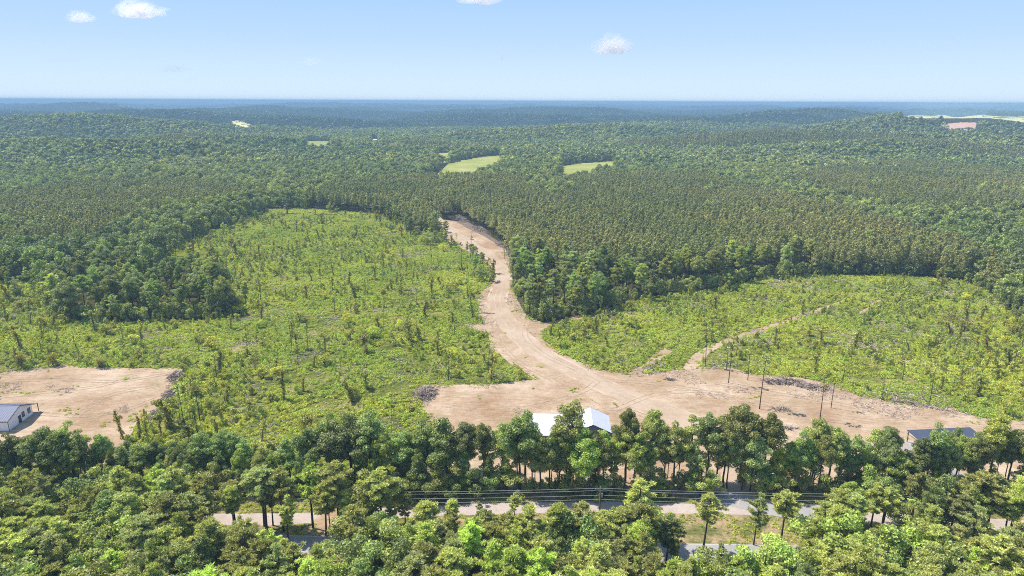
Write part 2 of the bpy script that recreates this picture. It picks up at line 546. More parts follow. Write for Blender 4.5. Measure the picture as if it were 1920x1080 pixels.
TYRES = [[(1420, 760), (1330, 735), (1230, 740), (1150, 770), (1060, 800)], [(1640, 790), (1500, 770), (1380, 745), (1250, 722), (1130, 712)], [(830, 760), (920, 770), (1010, 760), (1090, 735), (1120, 715)], [(1250, 800), (1180, 770), (1120, 770), (1030, 790)],
         [(1700, 785), (1560, 755), (1440, 735), (1340, 718)], [(0, 745), (90, 735), (180, 725), (260, 705)], [(120, 800), (165, 765), (210, 740), (300, 722)], [(60, 775), (150, 780), (230, 770), (300, 745)], [(0, 715), (110, 712), (220, 715), (320, 700)],
         [(990, 600), (985, 630), (1020, 665), (1085, 695)], [(925, 600), (935, 640), (975, 680), (1040, 715), (1120, 760)]]
for q, T_ in enumerate(TYRES):
    tl = smooth_line([g(*p) for p in T_]); t = np.gradient(tl, axis=0); n = np.stack([-t[:, 1], t[:, 0]], -1); n /= np.hypot(n[:, 0], n[:, 1])[:, None]
    for sd in (-.95, .95):
        M['rut2'] = M.get('rut2') or ground_mat('rut_dry', [(.35, (.24, .16, .105)), (.6, (.44, .33, .23))], .35, None, None, (.5, .3))
        sheet('wheel_track', strip(tl + n * sd, .28), M['rut2'], .056 + .0012 * q, .12, 1.0)
track_a = smooth_line([g(*p) for p in [(1292, 694), (1308, 672), (1335, 652), (1385, 632), (1440, 613), (1490, 597), (1540, 579), (1590, 562)]])
sheet('farm_track', strip(track_a, np.linspace(5, 2.2, len(track_a))), M['dirt'], .024, .9, 1.0)
track_b = smooth_line([g(*p) for p in [(1612, 588), (1632, 574), (1650, 562)]])
sheet('farm_track', strip(track_b, 1.8), M['dirt'], .024, .6, 1.0)
track_c = smooth_line([g(*p) for p in [(1185, 703), (1215, 685), (1235, 668), (1255, 655)]])
sheet('farm_track', strip(track_c, 4), M['dirt'], .024, 1.0, 1.0)
TRACKS = [strip(track_a, np.linspace(5, 2.2, len(track_a))), strip(track_b, 1.8), strip(track_c, 4)]
# front: verge, gravel lane, paved road
VERGE = poly([(-300, 925), (500, 925), (1100, 918), (1540, 925), (2200, 935), (2200, 1075), (1500, 1065), (500, 1050), (-300, 1060)])
sheet('verge', VERGE, M['verge'], .015, .8)
lane_cl = smooth_line([g(*p) for p in [(-300, 985), (0, 982), (300, 975), (560, 972), (800, 959), (960, 953), (1120, 951), (1300, 954), (1450, 957), (1600, 968), (1800, 980), (2200, 1000)]])
LANE = strip(lane_cl, 4.3)
sheet('gravel_lane', LANE, M['gravel'], .03, .45, 1.0)
drive_cl = smooth_line([g(*p) for p in [(1290, 915), (1345, 930), (1400, 943), (1470, 957), (1560, 962)]])
sheet('gravel_driveway', strip(drive_cl, 6.0), M['paving'], .045, .4, 1.0)
drive2 = smooth_line([g(*p) for p in [(1700, 835), (1745, 865), (1790, 890), (1850, 925)]])
sheet('gravel_driveway', strip(drive2, 5.0), M['paving'], .045, .5, 1.0)
drive3 = smooth_line([g(*p) for p in [(655, 958), (620, 978), (600, 995), (585, 1030)]])
sheet('dirt_driveway', strip(drive3, 7.5), M['dirt'], .038, .5, 1.0)
road2 = smooth_line([g(*p) for p in [(-400, 1016), (300, 1014), (700, 1024), (1100, 1033), (1400, 1037), (1750, 1046), (2300, 1062)]])
PAVED = strip(road2, 5.8)
sheet('paved_road', PAVED, M['paving'], .05, .12, 2.0)
M['line'] = plain('road_paint', (.62, .60, .52), .8, nscale=3, namt=.3)
for off, nm in ((-2.6, 0), (2.6, 1)):
    t = np.gradient(road2, axis=0); n = np.stack([-t[:, 1], t[:, 0]], -1); n /= np.hypot(n[:, 0], n[:, 1])[:, None]
    sheet('road_edge_line', strip(road2 + n * off, .14), M['line'], .056)

# far fields
def fieldpoly(pts):
    return np.array([tdepth(p[0], p[1], p[2] if len(p) > 2 else 0) for p in pts])
FIELDS = [
    ('field', fieldpoly([(792, 319, 14), (830, 309), (870, 300), (905, 294), (942, 291), (940, 301, 15), (903, 309, 16), (888, 319, 16), (845, 320, 16), (795, 322, 16)]), 'field'),
    ('field', fieldpoly([(1050, 312), (1080, 307), (1115, 305), (1160, 302), (1150, 309, 14), (1108, 311, 14), (1112, 318, 15), (1072, 320, 15), (1050, 325, 16)]), 'field'),
    ('field', fieldpoly([(815, 288), (845, 287), (840, 293, 10), (820, 294, 10)]), 'field'),
    ('field', fieldpoly([(572, 265), (620, 265), (622, 272, 12), (574, 273, 12)]), 'field'),
    ('field', fieldpoly([(695, 261), (712, 261), (712, 267, 10), (695, 267, 10)]), 'straw'),
    ('field', fieldpoly([(1685, 216), (1740, 217), (1770, 214), (1860, 217), (1960, 220), (2050, 222), (2050, 230, 10), (1900, 229, 10), (1800, 225, 10), (1740, 222, 10), (1690, 220, 10)]), 'straw'),
    ('field', fieldpoly([(1762, 234), (1800, 231), (1832, 231), (1830, 239, 10), (1785, 241, 10)]), 'clay'),
    ('field', fieldpoly([(430, 227), (455, 227), (478, 236), (478, 242, 8), (440, 240, 8)]), 'straw'),
]
for nm, P, mt in FIELDS:
    cx, cy_ = P.mean(0)
    # drape: grid over the polygon
    bx0, by0 = P.min(0); bx1, by1 = P.max(0)
    st = max((bx1 - bx0), (by1 - by0)) / 60
    xs = np.arange(bx0 - st, bx1 + st, st); ys = np.arange(by0 - st, by1 + st, st)
    GX, GY = np.meshgrid(xs, ys)
    ins = inside(P, GX, GY)
    V = np.stack([GX, GY, terrain(GX, GY) + .6], -1).reshape(-1, 3)
    nx = len(xs)
    F = []
    for a in range(len(ys) - 1):
        for b in range(nx - 1):
            if ins[a, b] and ins[a + 1, b] and ins[a, b + 1] and ins[a + 1, b + 1]:
                i = a * nx + b; F.append((i, i + 1, i + nx + 1, i + nx))
    if F:
        tag(link('field', mesh_from('field', V, np.array(F), [M[mt]], smooth=True)), kind='structure')

# ------------------------------------------------------------------ air
def haze_box():
    m, t, out = new_mat('haze')
    v = N(t, 'ShaderNodeVolumePrincipled')
    v.inputs['Color'].default_value = (.33, .52, .74, 1)
    v.inputs['Density'].default_value = 1 / 4300.0
    v.inputs['Anisotropy'].default_value = 0.0
    t.links.new(v.outputs[0], out.inputs['Volume'])
    mb = MB(); mb.box(-46000, 46000, -46000, 46000, -60, 97)
    o = link('haze', mb.mesh('haze', m)); tag(o, 'thin blue summer haze over the wooded hills', kind='stuff')
haze_box()


def cloud(px, py, wpx, hpx, dens, label, seed):
    d = CRN @ np.array([(px - 960) / FPX, (540 - py) / FPX, -1.0])
    dist = 12000.0
    P = np.array([0, 0, H]) + d * dist
    sx, sz = wpx / 2 * dist / FPX, hpx / 2 * dist / FPX
    r = np.random.default_rng(seed)
    bm = bmesh.new()
    for L_ in range(7):
        cx = (L_ - 3) / 3 * .62 + r.normal() * .06; cr_ = (.42 - .22 * abs((L_ - 3) / 3)) * r.uniform(.8, 1.25); cz_ = r.uniform(-.1, .25) * (1 - abs(L_ - 3) / 4)
        q_ = bmesh.ops.create_icosphere(bm, subdivisions=4, radius=1.0); ph = r.uniform(0, 50, 2)
        for v in q_['verts']:
            c = v.co; k = .75 + .6 * float(fbm(c.x * 1.8 + ph[0] + c.y, c.z * 1.8 + ph[1] + c.y, seed, 3))
            z = c.z * k * cr_ * 1.7
            if z < 0: z *= .45
            v.co = Vector((cx + c.x * k * cr_, c.y * k * cr_ * 1.3, cz_ + z))
    me = bpy.data.meshes.new('cloud'); bm.to_mesh(me); bm.free()
    m, t, out = new_mat('cloud_vapour')
    tc = t.nodes.new('ShaderNodeTexCoord')
    ln = N(t, 'ShaderNodeVectorMath', operation='LENGTH')
    t.links.new(tc.outputs['Object'], ln.inputs[0])
    n = noise(t, tc.outputs['Object'], 2.6, 6, .62); n.noise_dimensions = '3D'
    fall = N(t, 'ShaderNodeMapRange', i_From_Min=1.0, i_From_Max=.15, i_To_Min=-.25, i_To_Max=.5)
    t.links.new(ln.outputs['Value'], fall.inputs[0])
    ad = N(t, 'ShaderNodeMath', operation='ADD'); t.links.new(fall.outputs[0], ad.inputs[0]); t.links.new(n.outputs[0], ad.inputs[1])
    mr = N(t, 'ShaderNodeMapRange', i_From_Min=.42, i_From_Max=.85, i_To_Min=0, i_To_Max=dens)
    t.links.new(ad.outputs[0], mr.inputs[0])
    v = N(t, 'ShaderNodeVolumePrincipled'); v.inputs['Color'].default_value = (.995, .965, .975, 1)
    v.inputs['Anisotropy'].default_value = 0.35
    t.links.new(mr.outputs[0], v.inputs['Density']); t.links.new(v.outputs[0], out.inputs['Volume'])
    me.materials.append(m)
    o = link('cloud', me, loc=tuple(P)); o.scale = (sx * 1.25, sx * .9, sz * 1.6)
    tag(o, label, 'cloud', 'small clouds')
cloud(153, 36, 60, 30, .0050, 'small rounded white cloud left of the largest cloud', 1)
cloud(261, 25, 108, 40, .0050, 'largest white cloud, broad and flat-bottomed, beside a smaller round one', 2)
cloud(898, 1, 100, 26, .0050, 'white cloud high above the far end of the road, cut off at its top', 3)
cloud(1147, 92, 84, 46, .0060, 'pinkish white cloud with a peaked top over the pine plantation', 4)
cloud(332, 131, 80, 20, .0010, 'long faint pinkish cloud low in the sky below the largest cloud', 5)
cloud(585, 116, 46, 18, .0016, 'faint round wisp of cloud right of the long low one', 6)
cloud(936, 109, 38, 18, .0020, 'faint wisp of cloud low above the horizon, left of the peaked cloud', 7)
cloud(1735, 89, 38, 14, .0020, 'left one of two faint wisps high over the pale far field', 8)
cloud(1791, 79, 26, 14, .0016, 'right one of two faint wisps high over the pale far field', 9)
# ------------------------------------------------------------------ foliage meshes
def leaves(C, Rad, n, size, jitter=.7, aspect=1.3, seed=0, up=.3, shell=(.6, 1.05), needle=False):
    """n small leaf faces on each clump (centre C, radii Rad) -> V, F"""
    r = np.random.default_rng(seed)
    C = np.asarray(C, float); Rad = np.asarray(Rad, float)
    n = np.broadcast_to(np.asarray(n), (len(C),)).astype(int)
    idx = np.repeat(np.arange(len(C)), n); m = len(idx)
    d = r.normal(size=(m, 3)); d[:, 2] += up; d /= np.linalg.norm(d, axis=1)[:, None]
    rr = r.uniform(shell[0], shell[1], m)[:, None]
    P = C[idx] + d * Rad[idx] * rr
    nn = d / Rad[idx]; nn /= np.linalg.norm(nn, axis=1)[:, None]
    nn = nn + r.normal(size=(m, 3)) * jitter; nn /= np.linalg.norm(nn, axis=1)[:, None]
    a = np.cross(nn, r.normal(size=(m, 3))); a /= np.linalg.norm(a, axis=1)[:, None]
    if needle:
        a = d + r.normal(size=(m, 3)) * .5; a[:, 2] += .5; a /= np.linalg.norm(a, axis=1)[:, None]
    b = np.cross(nn, a); b /= np.maximum(np.linalg.norm(b, axis=1)[:, None], 1e-4)
    s = size * r.uniform(.6, 1.35, m)[:, None]
    a = a * s * aspect * .5; b = b * s * .5
    k = r.uniform(.5, 1.0, (m, 4, 1))
    V = np.stack([P - a * k[:, 0], P + b * k[:, 1], P + a * k[:, 2], P - b * k[:, 3]], 1).reshape(-1, 3)
    F = np.arange(m * 4).reshape(-1, 4)
    return V, F


def hard_tree(seed, h=16.0, cr=3.6, base=.28, nclump=26, nleaf=150, leaf=.46, open_=0.0):
    """broadleaf: trunk with limbs, crown of leafy clumps with gaps -> trunk mesh, crown mesh"""
    r = np.random.default_rng(seed); mb = MB()
    lean = r.normal(size=2) * .03 * h
    def axis(z): f = z / h; return np.array([lean[0] * f * f, lean[1] * f * f, z])
    zs = np.linspace(0, h * .82, 7)
    mb.tube([axis(z) + np.append(r.normal(size=2) * .06, 0) for z in zs], [.24 * (h / 16) * (1 - .8 * i / 6) + .03 for i in range(7)], 7)
    C, Rd = [], []
    cz = h * (base + (1 - base) * .5); ch = h * (1 - base) * .5
    i = 0
    while len(C) < nclump and i < 500:
        i += 1
        d = r.normal(size=3); d /= np.linalg.norm(d); q = r.uniform(.25, 1) ** .6
        f = d[2] * q
        wd = cr * (1 - .25 * abs(f) - .12 * f) * (1 + .25 * math.sin(3 * math.atan2(d[1], d[0]) + seed))
        p = np.array([d[0] * q * wd, d[1] * q * wd, cz + f * ch * .9]); p[:2] += lean * (p[2] / h) ** 2
        rad = r.uniform(.5, 1.25) * cr / 3.2 * (1 - .15 * f)
        if any(np.linalg.norm(p - c) < rad * (.75 + open_) for c in C): continue
        C.append(p); Rd.append([rad * 1.1, rad * 1.1, rad * .8])
    C.append(np.append(lean, h - .8)); Rd.append([.9, .9, .9])
    for c in C[::2]:
        z0 = max(h * base * .7, c[2] - r.uniform(1.5, 3.5)); a = axis(min(z0, h * .75))
        mid = a * .45 + c * .55 + np.array([0, 0, -.35])
        mb.tube([a, mid, c], [.09, .06, .02], 5)
    nl = (np.array([x[0] for x in Rd]) ** 2 * nleaf / 1.1).astype(int)
    V, F = leaves(C, Rd, np.maximum(nl, 12), leaf, .65, 1.25, seed)
    return mb, V, F


def pine_tree(seed, h=13.0, cr=2.6, base=.42, leaf=.5, nwh=9, nleaf=70, dens=1.0):
    r = np.random.default_rng(seed); mb = MB()
    lean = r.normal(size=2) * .022 * h
    def axis(z): f = z / h; return np.array([lean[0] * f, lean[1] * f, z])
    zs = np.linspace(0, h * .97, 7)
    mb.tube([axis(z) for z in zs], [.17 * (h / 13) * (1 - .85 * i / 6) + .02 for i in range(7)], 6)
    C, Rd = [], []
    for wv in range(nwh):
        f = (wv + r.uniform(-.3, .3)) / (nwh - 1); f = min(max(f, 0), 1)
        z = h * (base + (1 - base) * f * .96)
        L0 = cr * (.55 + .75 * f if f < .45 else 1.0 - .78 * ((f - .45) / .55) ** 1.3) * r.uniform(.75, 1.2)
        nb = max(3, int(round((6 if f < .8 else 4) * dens)))
        a0 = r.uniform(0, 6.28)
        for b in range(nb):
            if r.random() > .85 * dens: continue
            an = a0 + b * 2 * math.pi / nb + r.uniform(-.4, .4); L = L0 * r.uniform(.6, 1.15)
            rise = L * r.uniform(.1, .5)
            a = axis(z); e = a + np.array([math.cos(an) * L, math.sin(an) * L, rise])
            mb.tube([a, a * .5 + e * .5 + np.array([0, 0, -.1]), e], [.045, .035, .012], 4)
            for q, rr in ((1.0, .36), (.8, .38), (.58, .36), (.36, .3)):
                if L * q < .4: continue
                c = a * (1 - q) + e * q + r.normal(size=3) * .14
                s = rr * r.uniform(.8, 1.3) * (.75 + cr * .12)
                C.append(c + np.array([0, 0, .15])); Rd.append([s, s, s * .5])
    for q in range(4):      # bare lower stubs
        z = h * r.uniform(.22, base); an = r.uniform(0, 6.28); L = r.uniform(.4, 1.3)
        mb.tube([axis(z), axis(z) + np.array([math.cos(an) * L, math.sin(an) * L, L * .15])], [.035, .01], 4)
    C.append(axis(h) - [0, 0, .3]); Rd.append([.35, .35, .7])
    V, F = leaves(C, Rd, nleaf, leaf, .9, 4.2, seed, up=.6, shell=(.15, 1.15), needle=True)
    return mb, V, F


def bare_pine(seed, h=16.0):
    r = np.random.default_rng(seed); mb = MB()
    lean = r.normal(size=2) * .035 * h
    def axis(z): f = z / h; return np.array([lean[0] * f * f, lean[1] * f * f, z])
    zs = np.linspace(0, h, 8)
    mb.tube([axis(z) for z in zs], [.15 * (1 - .8 * i / 7) + .02 for i in range(8)], 6)
    C, Rd = [], []
    for k in range(int(r.integers(8, 15))):
        z = h * r.uniform(.62, 1.0); an = r.uniform(0, 6.28); L = r.uniform(.5, 1.7) * (1.25 - .55 * z / h)
        a = axis(z); e = a + np.array([math.cos(an) * L, math.sin(an) * L, L * .35])
        mb.tube([a, e], [.04, .012], 4)
        s = r.uniform(.35, .65); C.append(e); Rd.append([s, s, s * .6])
    for k in range(5):
        z = h * r.uniform(.3, .6); an = r.uniform(0, 6.28); L = r.uniform(.3, .9)
        a = axis(z); mb.tube([a, a + np.array([math.cos(an) * L, math.sin(an) * L, L * .1])], [.03, .01], 4)
    V, F = leaves(C, Rd, 34, .36, .9, 2.0, seed, shell=(.1, 1.1))
    return mb, V, F


def snag(seed, h=5.0):
    """broken stem wrapped in climbing vines"""
    r = np.random.default_rng(seed); mb = MB()
    lean = r.normal(size=2) * .09 * h
    def axis(z): f = z / h; return np.array([lean[0] * f, lean[1] * f, z])
    mb.tube([axis(z) for z in np.linspace(0, h * 1.02, 5)], [.13, .12, .1, .08, .05], 6)
    C, Rd = [], []
    for z in np.arange(.3, h, .5):
        f = z / h; s = (1.0 - .5 * f) * r.uniform(.45, .85)
        C.append(axis(z) + np.append(r.normal(size=2) * .22, 0)); Rd.append([s * .75, s * .75, .5])
    for k in range(3):
        an = r.uniform(0, 6.28); z = h * r.uniform(.45, .95); L = r.uniform(.5, 1.2)
        e = axis(z) + np.array([math.cos(an) * L, math.sin(an) * L, .2]); mb.tube([axis(z), e], [.05, .02], 4)
        C.append(e); Rd.append([.4, .4, .35])
    V, F = leaves(C, Rd, 60, .27, .8, 1.4, seed)
    return mb, V, F


def sapling(seed, h=5.0, sp=1.5):
    r = np.random.default_rng(seed); mb = MB()
    C, Rd = [], []
    for k in range(int(r.integers(2, 4))):
        an = r.uniform(0, 6.28); top = np.array([math.cos(an) * sp * .5, math.sin(an) * sp * .5, h * r.uniform(.6, .95)])
        mb.tube([(0, 0, 0), top * [.4, .4, .5], top], [.08, .05, .02], 5)
        for q in range(6):
            c = top * r.uniform(.3, 1.0) + np.append(r.normal(size=2) * sp * .35, r.normal() * .2)
            s = r.uniform(.4, .8); C.append(c); Rd.append([s, s, s * .75])
    V, F = leaves(C, Rd, 65, .28, .8, 1.3, seed)
    return mb, V, F


def tree_meshes(fn, n, barkm, leafm, name, **kw):
    out = []
    for i in range(n):
        k = {a: (b(i) if callable(b) else b) for a, b in kw.items()}
        mb, V, F = fn(1000 + i * 17 + len(name), **k)
        out.append((mb.mesh(name + '_trunk', M[barkm], True), mesh_from(name + '_crown', V, F, [M[leafm]]), k.get('h', 16.0)))
    return out


HARD = tree_meshes(hard_tree, 9, 'bark', 'leaf_hard', 'broadleaf', h=16.0, cr=lambda i: 3.1 + .28 * (i % 4), base=lambda i: (.22, .34, .45, .3, .5, .25)[i % 6],
                   nclump=lambda i: 36 + 5 * (i % 5), open_=lambda i: (.0, .15, .3)[i % 3], leaf=.29, nleaf=350)
LOW = tree_meshes(hard_tree, 5, 'bark', 'leaf_hard', 'understorey', h=8.0, cr=lambda i: 2.5 + .25 * i, base=.08, nclump=18, nleaf=300, leaf=.28)
PINE = tree_meshes(pine_tree, 10, 'bark', 'leaf_pine', 'pine', h=13.0, cr=lambda i: 2.0 + .2 * (i % 5), base=lambda i: (.38, .52, .45, .34, .58)[i % 5],
                   nwh=lambda i: 8 + i % 4, dens=lambda i: (1.0, .8, 1.15, .9)[i % 4], leaf=.15, nleaf=96)
BARE = tree_meshes(bare_pine, 6, 'bark', 'leaf_pine', 'thin_pine', h=16.0)
SNAG = tree_meshes(snag, 6, 'bark', 'leaf_snag', 'snag', h=5.0)
SAP = tree_meshes(sapling, 6, 'bark', 'leaf_snag', 'sapling', h=5.0)


# ------------------------------------------------------------------ individual trees
OLIVE, DEEP, BRIGHT, DULL, YELLOW, BROWNISH = (1.15, 1.05, .9), (.86, .92, .82), (1.15, 1.2, .8), (1.05, 1.0, 1.1), (1.5, 1.35, .7), (1.2, .98, .9)
TONE = {OLIVE: 'olive', DEEP: 'deep-green', BRIGHT: 'bright-green', DULL: 'grey-green', YELLOW: 'yellowish', BROWNISH: 'brownish'}
placed = []    # (px, py_base, py_top, kind)
ALL = []       # things waiting for their labels


def put(name, lib, v, x, y, h, wd=1.0, tone=OLIVE, group='', where='', cat='tree', rz=None, tilt=0.0):
    tr, cr, h0 = lib[v % len(lib)]
    root = link(name, None, loc=(x, y, 0), rz=random.uniform(0, 6.28) if rz is None else rz)
    root.empty_display_size = .5
    if tilt: root.rotation_euler = (tilt, 0, root.rotation_euler[2])
    s = h / h0
    k = random.uniform(.85, 1.15)
    link('trunk', tr, root, s=(s * wd, s * wd, s))
    link('crown', cr, root, s=(s * wd, s * wd, s), color=tuple(c * k for c in tone))
    ALL.append(dict(o=root, name=name, x=x, y=y, h=h, tone=TONE.get(tone, 'green'), group=group, where=where, cat=cat))
    return root


def put_px(name, lib, v, px, base, top, **kw):
    p = g(px, base)
    return put(name, lib, v, p[0], p[1], height_for(px, base, top), **kw)


# --- line of hardwoods behind the gravel lane: (px, top, base, tone, variant, width)
LINE = [(-30, 800, 905, OLIVE, 0, 1.1), (25, 812, 908, DULL, 1, 1.0), (62, 818, 900, DULL, 2, .9), (98, 800, 912, DEEP, 3, 1.15), (140, 792, 905, BRIGHT, 0, 1.1), (165, 812, 915, DEEP, 5, .9),
        (196, 815, 905, DEEP, 4, .8), (232, 838, 912, DULL, 6, 1.0), (268, 832, 905, DEEP, 7, 1.1), (300, 828, 900, DEEP, 8, 1.0), (345, 838, 912, DEEP, 1, 1.0), (385, 808, 905, DEEP, 0, 1.15), (425, 806, 900, DEEP, 3, 1.1),
        (462, 822, 905, DEEP, 5, 1.0), (500, 838, 915, OLIVE, 7, .9), (545, 822, 902, DEEP, 6, 1.0), (585, 805, 905, DEEP, 8, 1.1), (622, 778, 900, DEEP, 0, 1.05), (660, 772, 898, DULL, 3, 1.1), (697, 770, 905, DEEP, 5, 1.1),
        (720, 815, 920, BRIGHT, 1, .8), (762, 808, 905, DEEP, 7, 1.0), (798, 788, 900, DEEP, 0, 1.15), (838, 784, 905, DEEP, 6, 1.1), (872, 796, 908, DULL, 2, .85), (908, 792, 905, OLIVE, 4, .8), (942, 794, 908, OLIVE, 2, .75),
        (985, 768, 912, DEEP, 5, .85), (1030, 820, 905, OLIVE, 1, .8), (1066, 750, 912, OLIVE, 0, 1.05), (1092, 800, 925, BRIGHT, 3, .95), (1130, 806, 915, BRIGHT, 8, .9), (1172, 768, 905, OLIVE, 4, .7), (1222, 772, 905, OLIVE, 2, .7),
        (1200, 812, 920, BRIGHT, 6, .85), (1262, 790, 912, OLIVE, 1, .8), (1292, 780, 908, OLIVE, 5, .9), (1325, 774, 905, DULL, 4, .7), (1355, 790, 912, OLIVE, 7, .8), (1386, 762, 905, OLIVE, 2, .85), (1428, 772, 908, OLIVE, 4, .85),
        (1455, 830, 920, YELLOW, 0, .8), (1482, 822, 915, BRIGHT, 3, .9), (1520, 784, 905, OLIVE, 4, .75), (1552, 802, 912, OLIVE, 8, .95), (1590, 815, 915, DEEP, 1, 1.0), (1625, 803, 905, OLIVE, 6, .9), (1652, 800, 908, DULL, 2, .8),
        (1668, 835, 925, BRIGHT, 3, .9), (1705, 835, 918, OLIVE, 5, .8), (1745, 795, 915, DEEP, 0, .9), (1790, 815, 905, BRIGHT, 7, .9), (1822, 822, 915, OLIVE, 1, 1.0), (1852, 778, 905, YELLOW, 4, .8), (1888, 805, 908, OLIVE, 2, .9),
        (1925, 800, 912, DEEP, 6, 1.0), (1965, 805, 905, OLIVE, 3, 1.0)]
LINE += [(1048, 790, 915, OLIVE, 6, .8), (975, 782, 918, DEEP, 4, .95), (1084, 796, 920, DEEP, 7, .75), (1012, 814, 925, OLIVE, 3, .8), (1030, 812, 922, DEEP, 8, .7), (1115, 812, 925, OLIVE, 2, .9), (1770, 818, 918, OLIVE, 5, .8), (1722, 822, 920, DEEP, 8, .8), (1812, 812, 915, OLIVE, 0, .7)]
for px, top, base, tone, v, wd in LINE:
    put_px('broadleaf_tree', HARD, v, px, base, top, wd=wd * 1.15, tone=tone, group='hardwoods in the line beside the gravel lane', where='line')
HOUSE_KEEP = [(985, 1160, 765, 812), (1695, 1840, 800, 822), (0, 80, 755, 808)]
def fill_line(n, b0, b1, t0, t1, lib, name, xr, tones, wd=(.8, 1.1), grp='', where='line', avoid=()):
    for k in range(n):
        px = xr[0] + (xr[1] - xr[0]) * (k + random.uniform(.1, .9)) / n
        base = random.uniform(b0, b1); top = random.uniform(t0, t1)
        if any(a <= px <= b for a, b in avoid): continue
        put_px(name, lib, random.randrange(50), px, base, top, wd=random.uniform(*wd), tone=random.choice(tones), group=grp, where=where)
G1 = 'hardwoods in the line beside the gravel lane'
fill_line(34, 880, 900, 825, 845, HARD, 'broadleaf_tree', (-30, 960), (DEEP, DEEP, DULL, OLIVE), grp=G1)
fill_line(26, 905, 925, 838, 862, HARD, 'broadleaf_tree', (-30, 960), (DEEP, OLIVE, DEEP, BRIGHT), (.7, .95), G1)
fill_line(46, 893, 922, 800, 858, HARD, 'broadleaf_tree', (965, 1965), (OLIVE, DULL, DEEP, BRIGHT, OLIVE), (.75, 1.0), G1, avoid=((1000, 1030), (1100, 1145)))
fill_line(6, 900, 918, 825, 850, HARD, 'broadleaf_tree', (1000, 1150), (OLIVE, DEEP), (.8, 1.0), G1)
G2 = 'low bushy trees at the foot of the hardwood line'
fill_line(60, 912, 936, 868, 900, LOW, 'understorey_tree', (-30, 960), (DEEP, DEEP, OLIVE), (1.0, 1.4), G2, 'foot')
fill_line(62, 908, 934, 866, 902, LOW, 'understorey_tree', (965, 1960), (OLIVE, DEEP, DEEP, BRIGHT, DULL), (.9, 1.35), G2, 'foot', avoid=((1335, 1410),))
# small dark trees at the edge of the left pad
for px, base, top in ((230, 822, 770), (262, 822, 783), (276, 822, 770), (303, 820, 790), (318, 800, 765), (362, 800, 755)):
    put_px('thin_tree', SNAG, px, px, base, top, wd=.8, tone=BROWNISH, group='thin dark trees at the edge of the bare pad', where='pad')

# --- woods in front: pines and a few bright hardwoods, with the gaps the lane and the road show through
GAPS = [(400, 545, 965, 978), (572, 640, 965, 1015), (740, 960, 945, 958), (955, 1115, 938, 950), (1135, 1180, 938, 985), (1235, 1300, 945, 1040), (1340, 1402, 925, 1045), (1428, 1442, 950, 1045), (1482, 1520, 940, 1055), (1855, 1920, 958, 990), 
        (1265, 1500, 1018, 1040), (1700, 1730, 1035, 1055), (1620, 1700, 950, 975)]
SPECIAL = [(1195, 902, 1015, OLIVE, 0, 1.25), (1230, 960, 1040, DEEP, 2, 1.1), (1318, 925, 1032, OLIVE, 1, 1.0), (1413, 928, 1022, DULL, 3, .75), (1463, 925, 1022, OLIVE, 4, .95), (965, 930, 985, OLIVE, 1, .9), (900, 940, 990, DULL, 5, .7),
           (848, 938, 1000, OLIVE, 6, .9), (760, 925, 985, OLIVE, 3, 1.0), (690, 912, 990, OLIVE, 0, 1.15), (655, 925, 1000, OLIVE, 2, 1.1), (500, 900, 995, OLIVE, 1, 1.2), (512, 905, 985, DULL, 7, .9), (440, 915, 1005, OLIVE, 6, .9), (345, 905, 985, OLIVE, 8, 1.3),
           (312, 898, 1000, DULL, 1, 1.0), (395, 922, 1000, OLIVE, 3, .9), (540, 930, 1010, OLIVE, 5, 1.0), (1540, 945, 1020, OLIVE, 4, .95), (1572, 925, 1010, OLIVE, 9, 1.0), (1600, 930, 1015, DULL, 2, 1.0), (1650, 915, 1005, OLIVE, 1, 1.0),
           (1630, 908, 1000, OLIVE, 7, 1.0), (1780, 915, 1010, OLIVE, 3, 1.2), (1740, 930, 1010, OLIVE, 0, 1.1), (1880, 925, 1020, OLIVE, 6, 1.1), (1905, 960, 1040, OLIVE, 5, 1.1), (228, 905, 985, BRIGHT, 8, 1.2), (180, 915, 990, OLIVE, 0, 1.2), (90, 925, 995, OLIVE, 2, 1.2), (30, 935, 1000, OLIVE, 9, 1.2)]
SPECIAL += [(205, 925, 1000, OLIVE, 4, 1.1), (255, 915, 1005, DULL, 6, 1.1), (285, 930, 1010, OLIVE, 3, 1.0), (130, 920, 1000, OLIVE, 1, 1.1), (370, 930, 1012, OLIVE, 8, 1.0), (60, 930, 1005, OLIVE, 5, 1.1), (800, 948, 1040, OLIVE, 2, 1.1), (845, 955, 1045, OLIVE, 5, 1.0), (905, 958, 1050, DULL, 1, 1.0), (955, 962, 1060, OLIVE, 8, 1.1), (1000, 950, 1055, OLIVE, 3, 1.1), (1045, 948, 1050, BRIGHT, 6, 1.1), (1085, 944, 1050, OLIVE, 0, 1.15), (1130, 960, 1055, OLIVE, 9, 1.0),
            (1165, 955, 1055, OLIVE, 4, 1.0), (1205, 965, 1060, OLIVE, 7, 1.1), (1248, 972, 1062, DEEP, 2, 1.0), (1262, 990, 1070, OLIVE, 5, .8), (1345, 1020, 1075, DULL, 1, .6), (1520, 968, 1050, OLIVE, 3, .9), (1560, 950, 1045, OLIVE, 6, 1.0), (620, 925, 1000, OLIVE, 4, .9), (735, 940, 1010, OLIVE, 0, 1.0)]
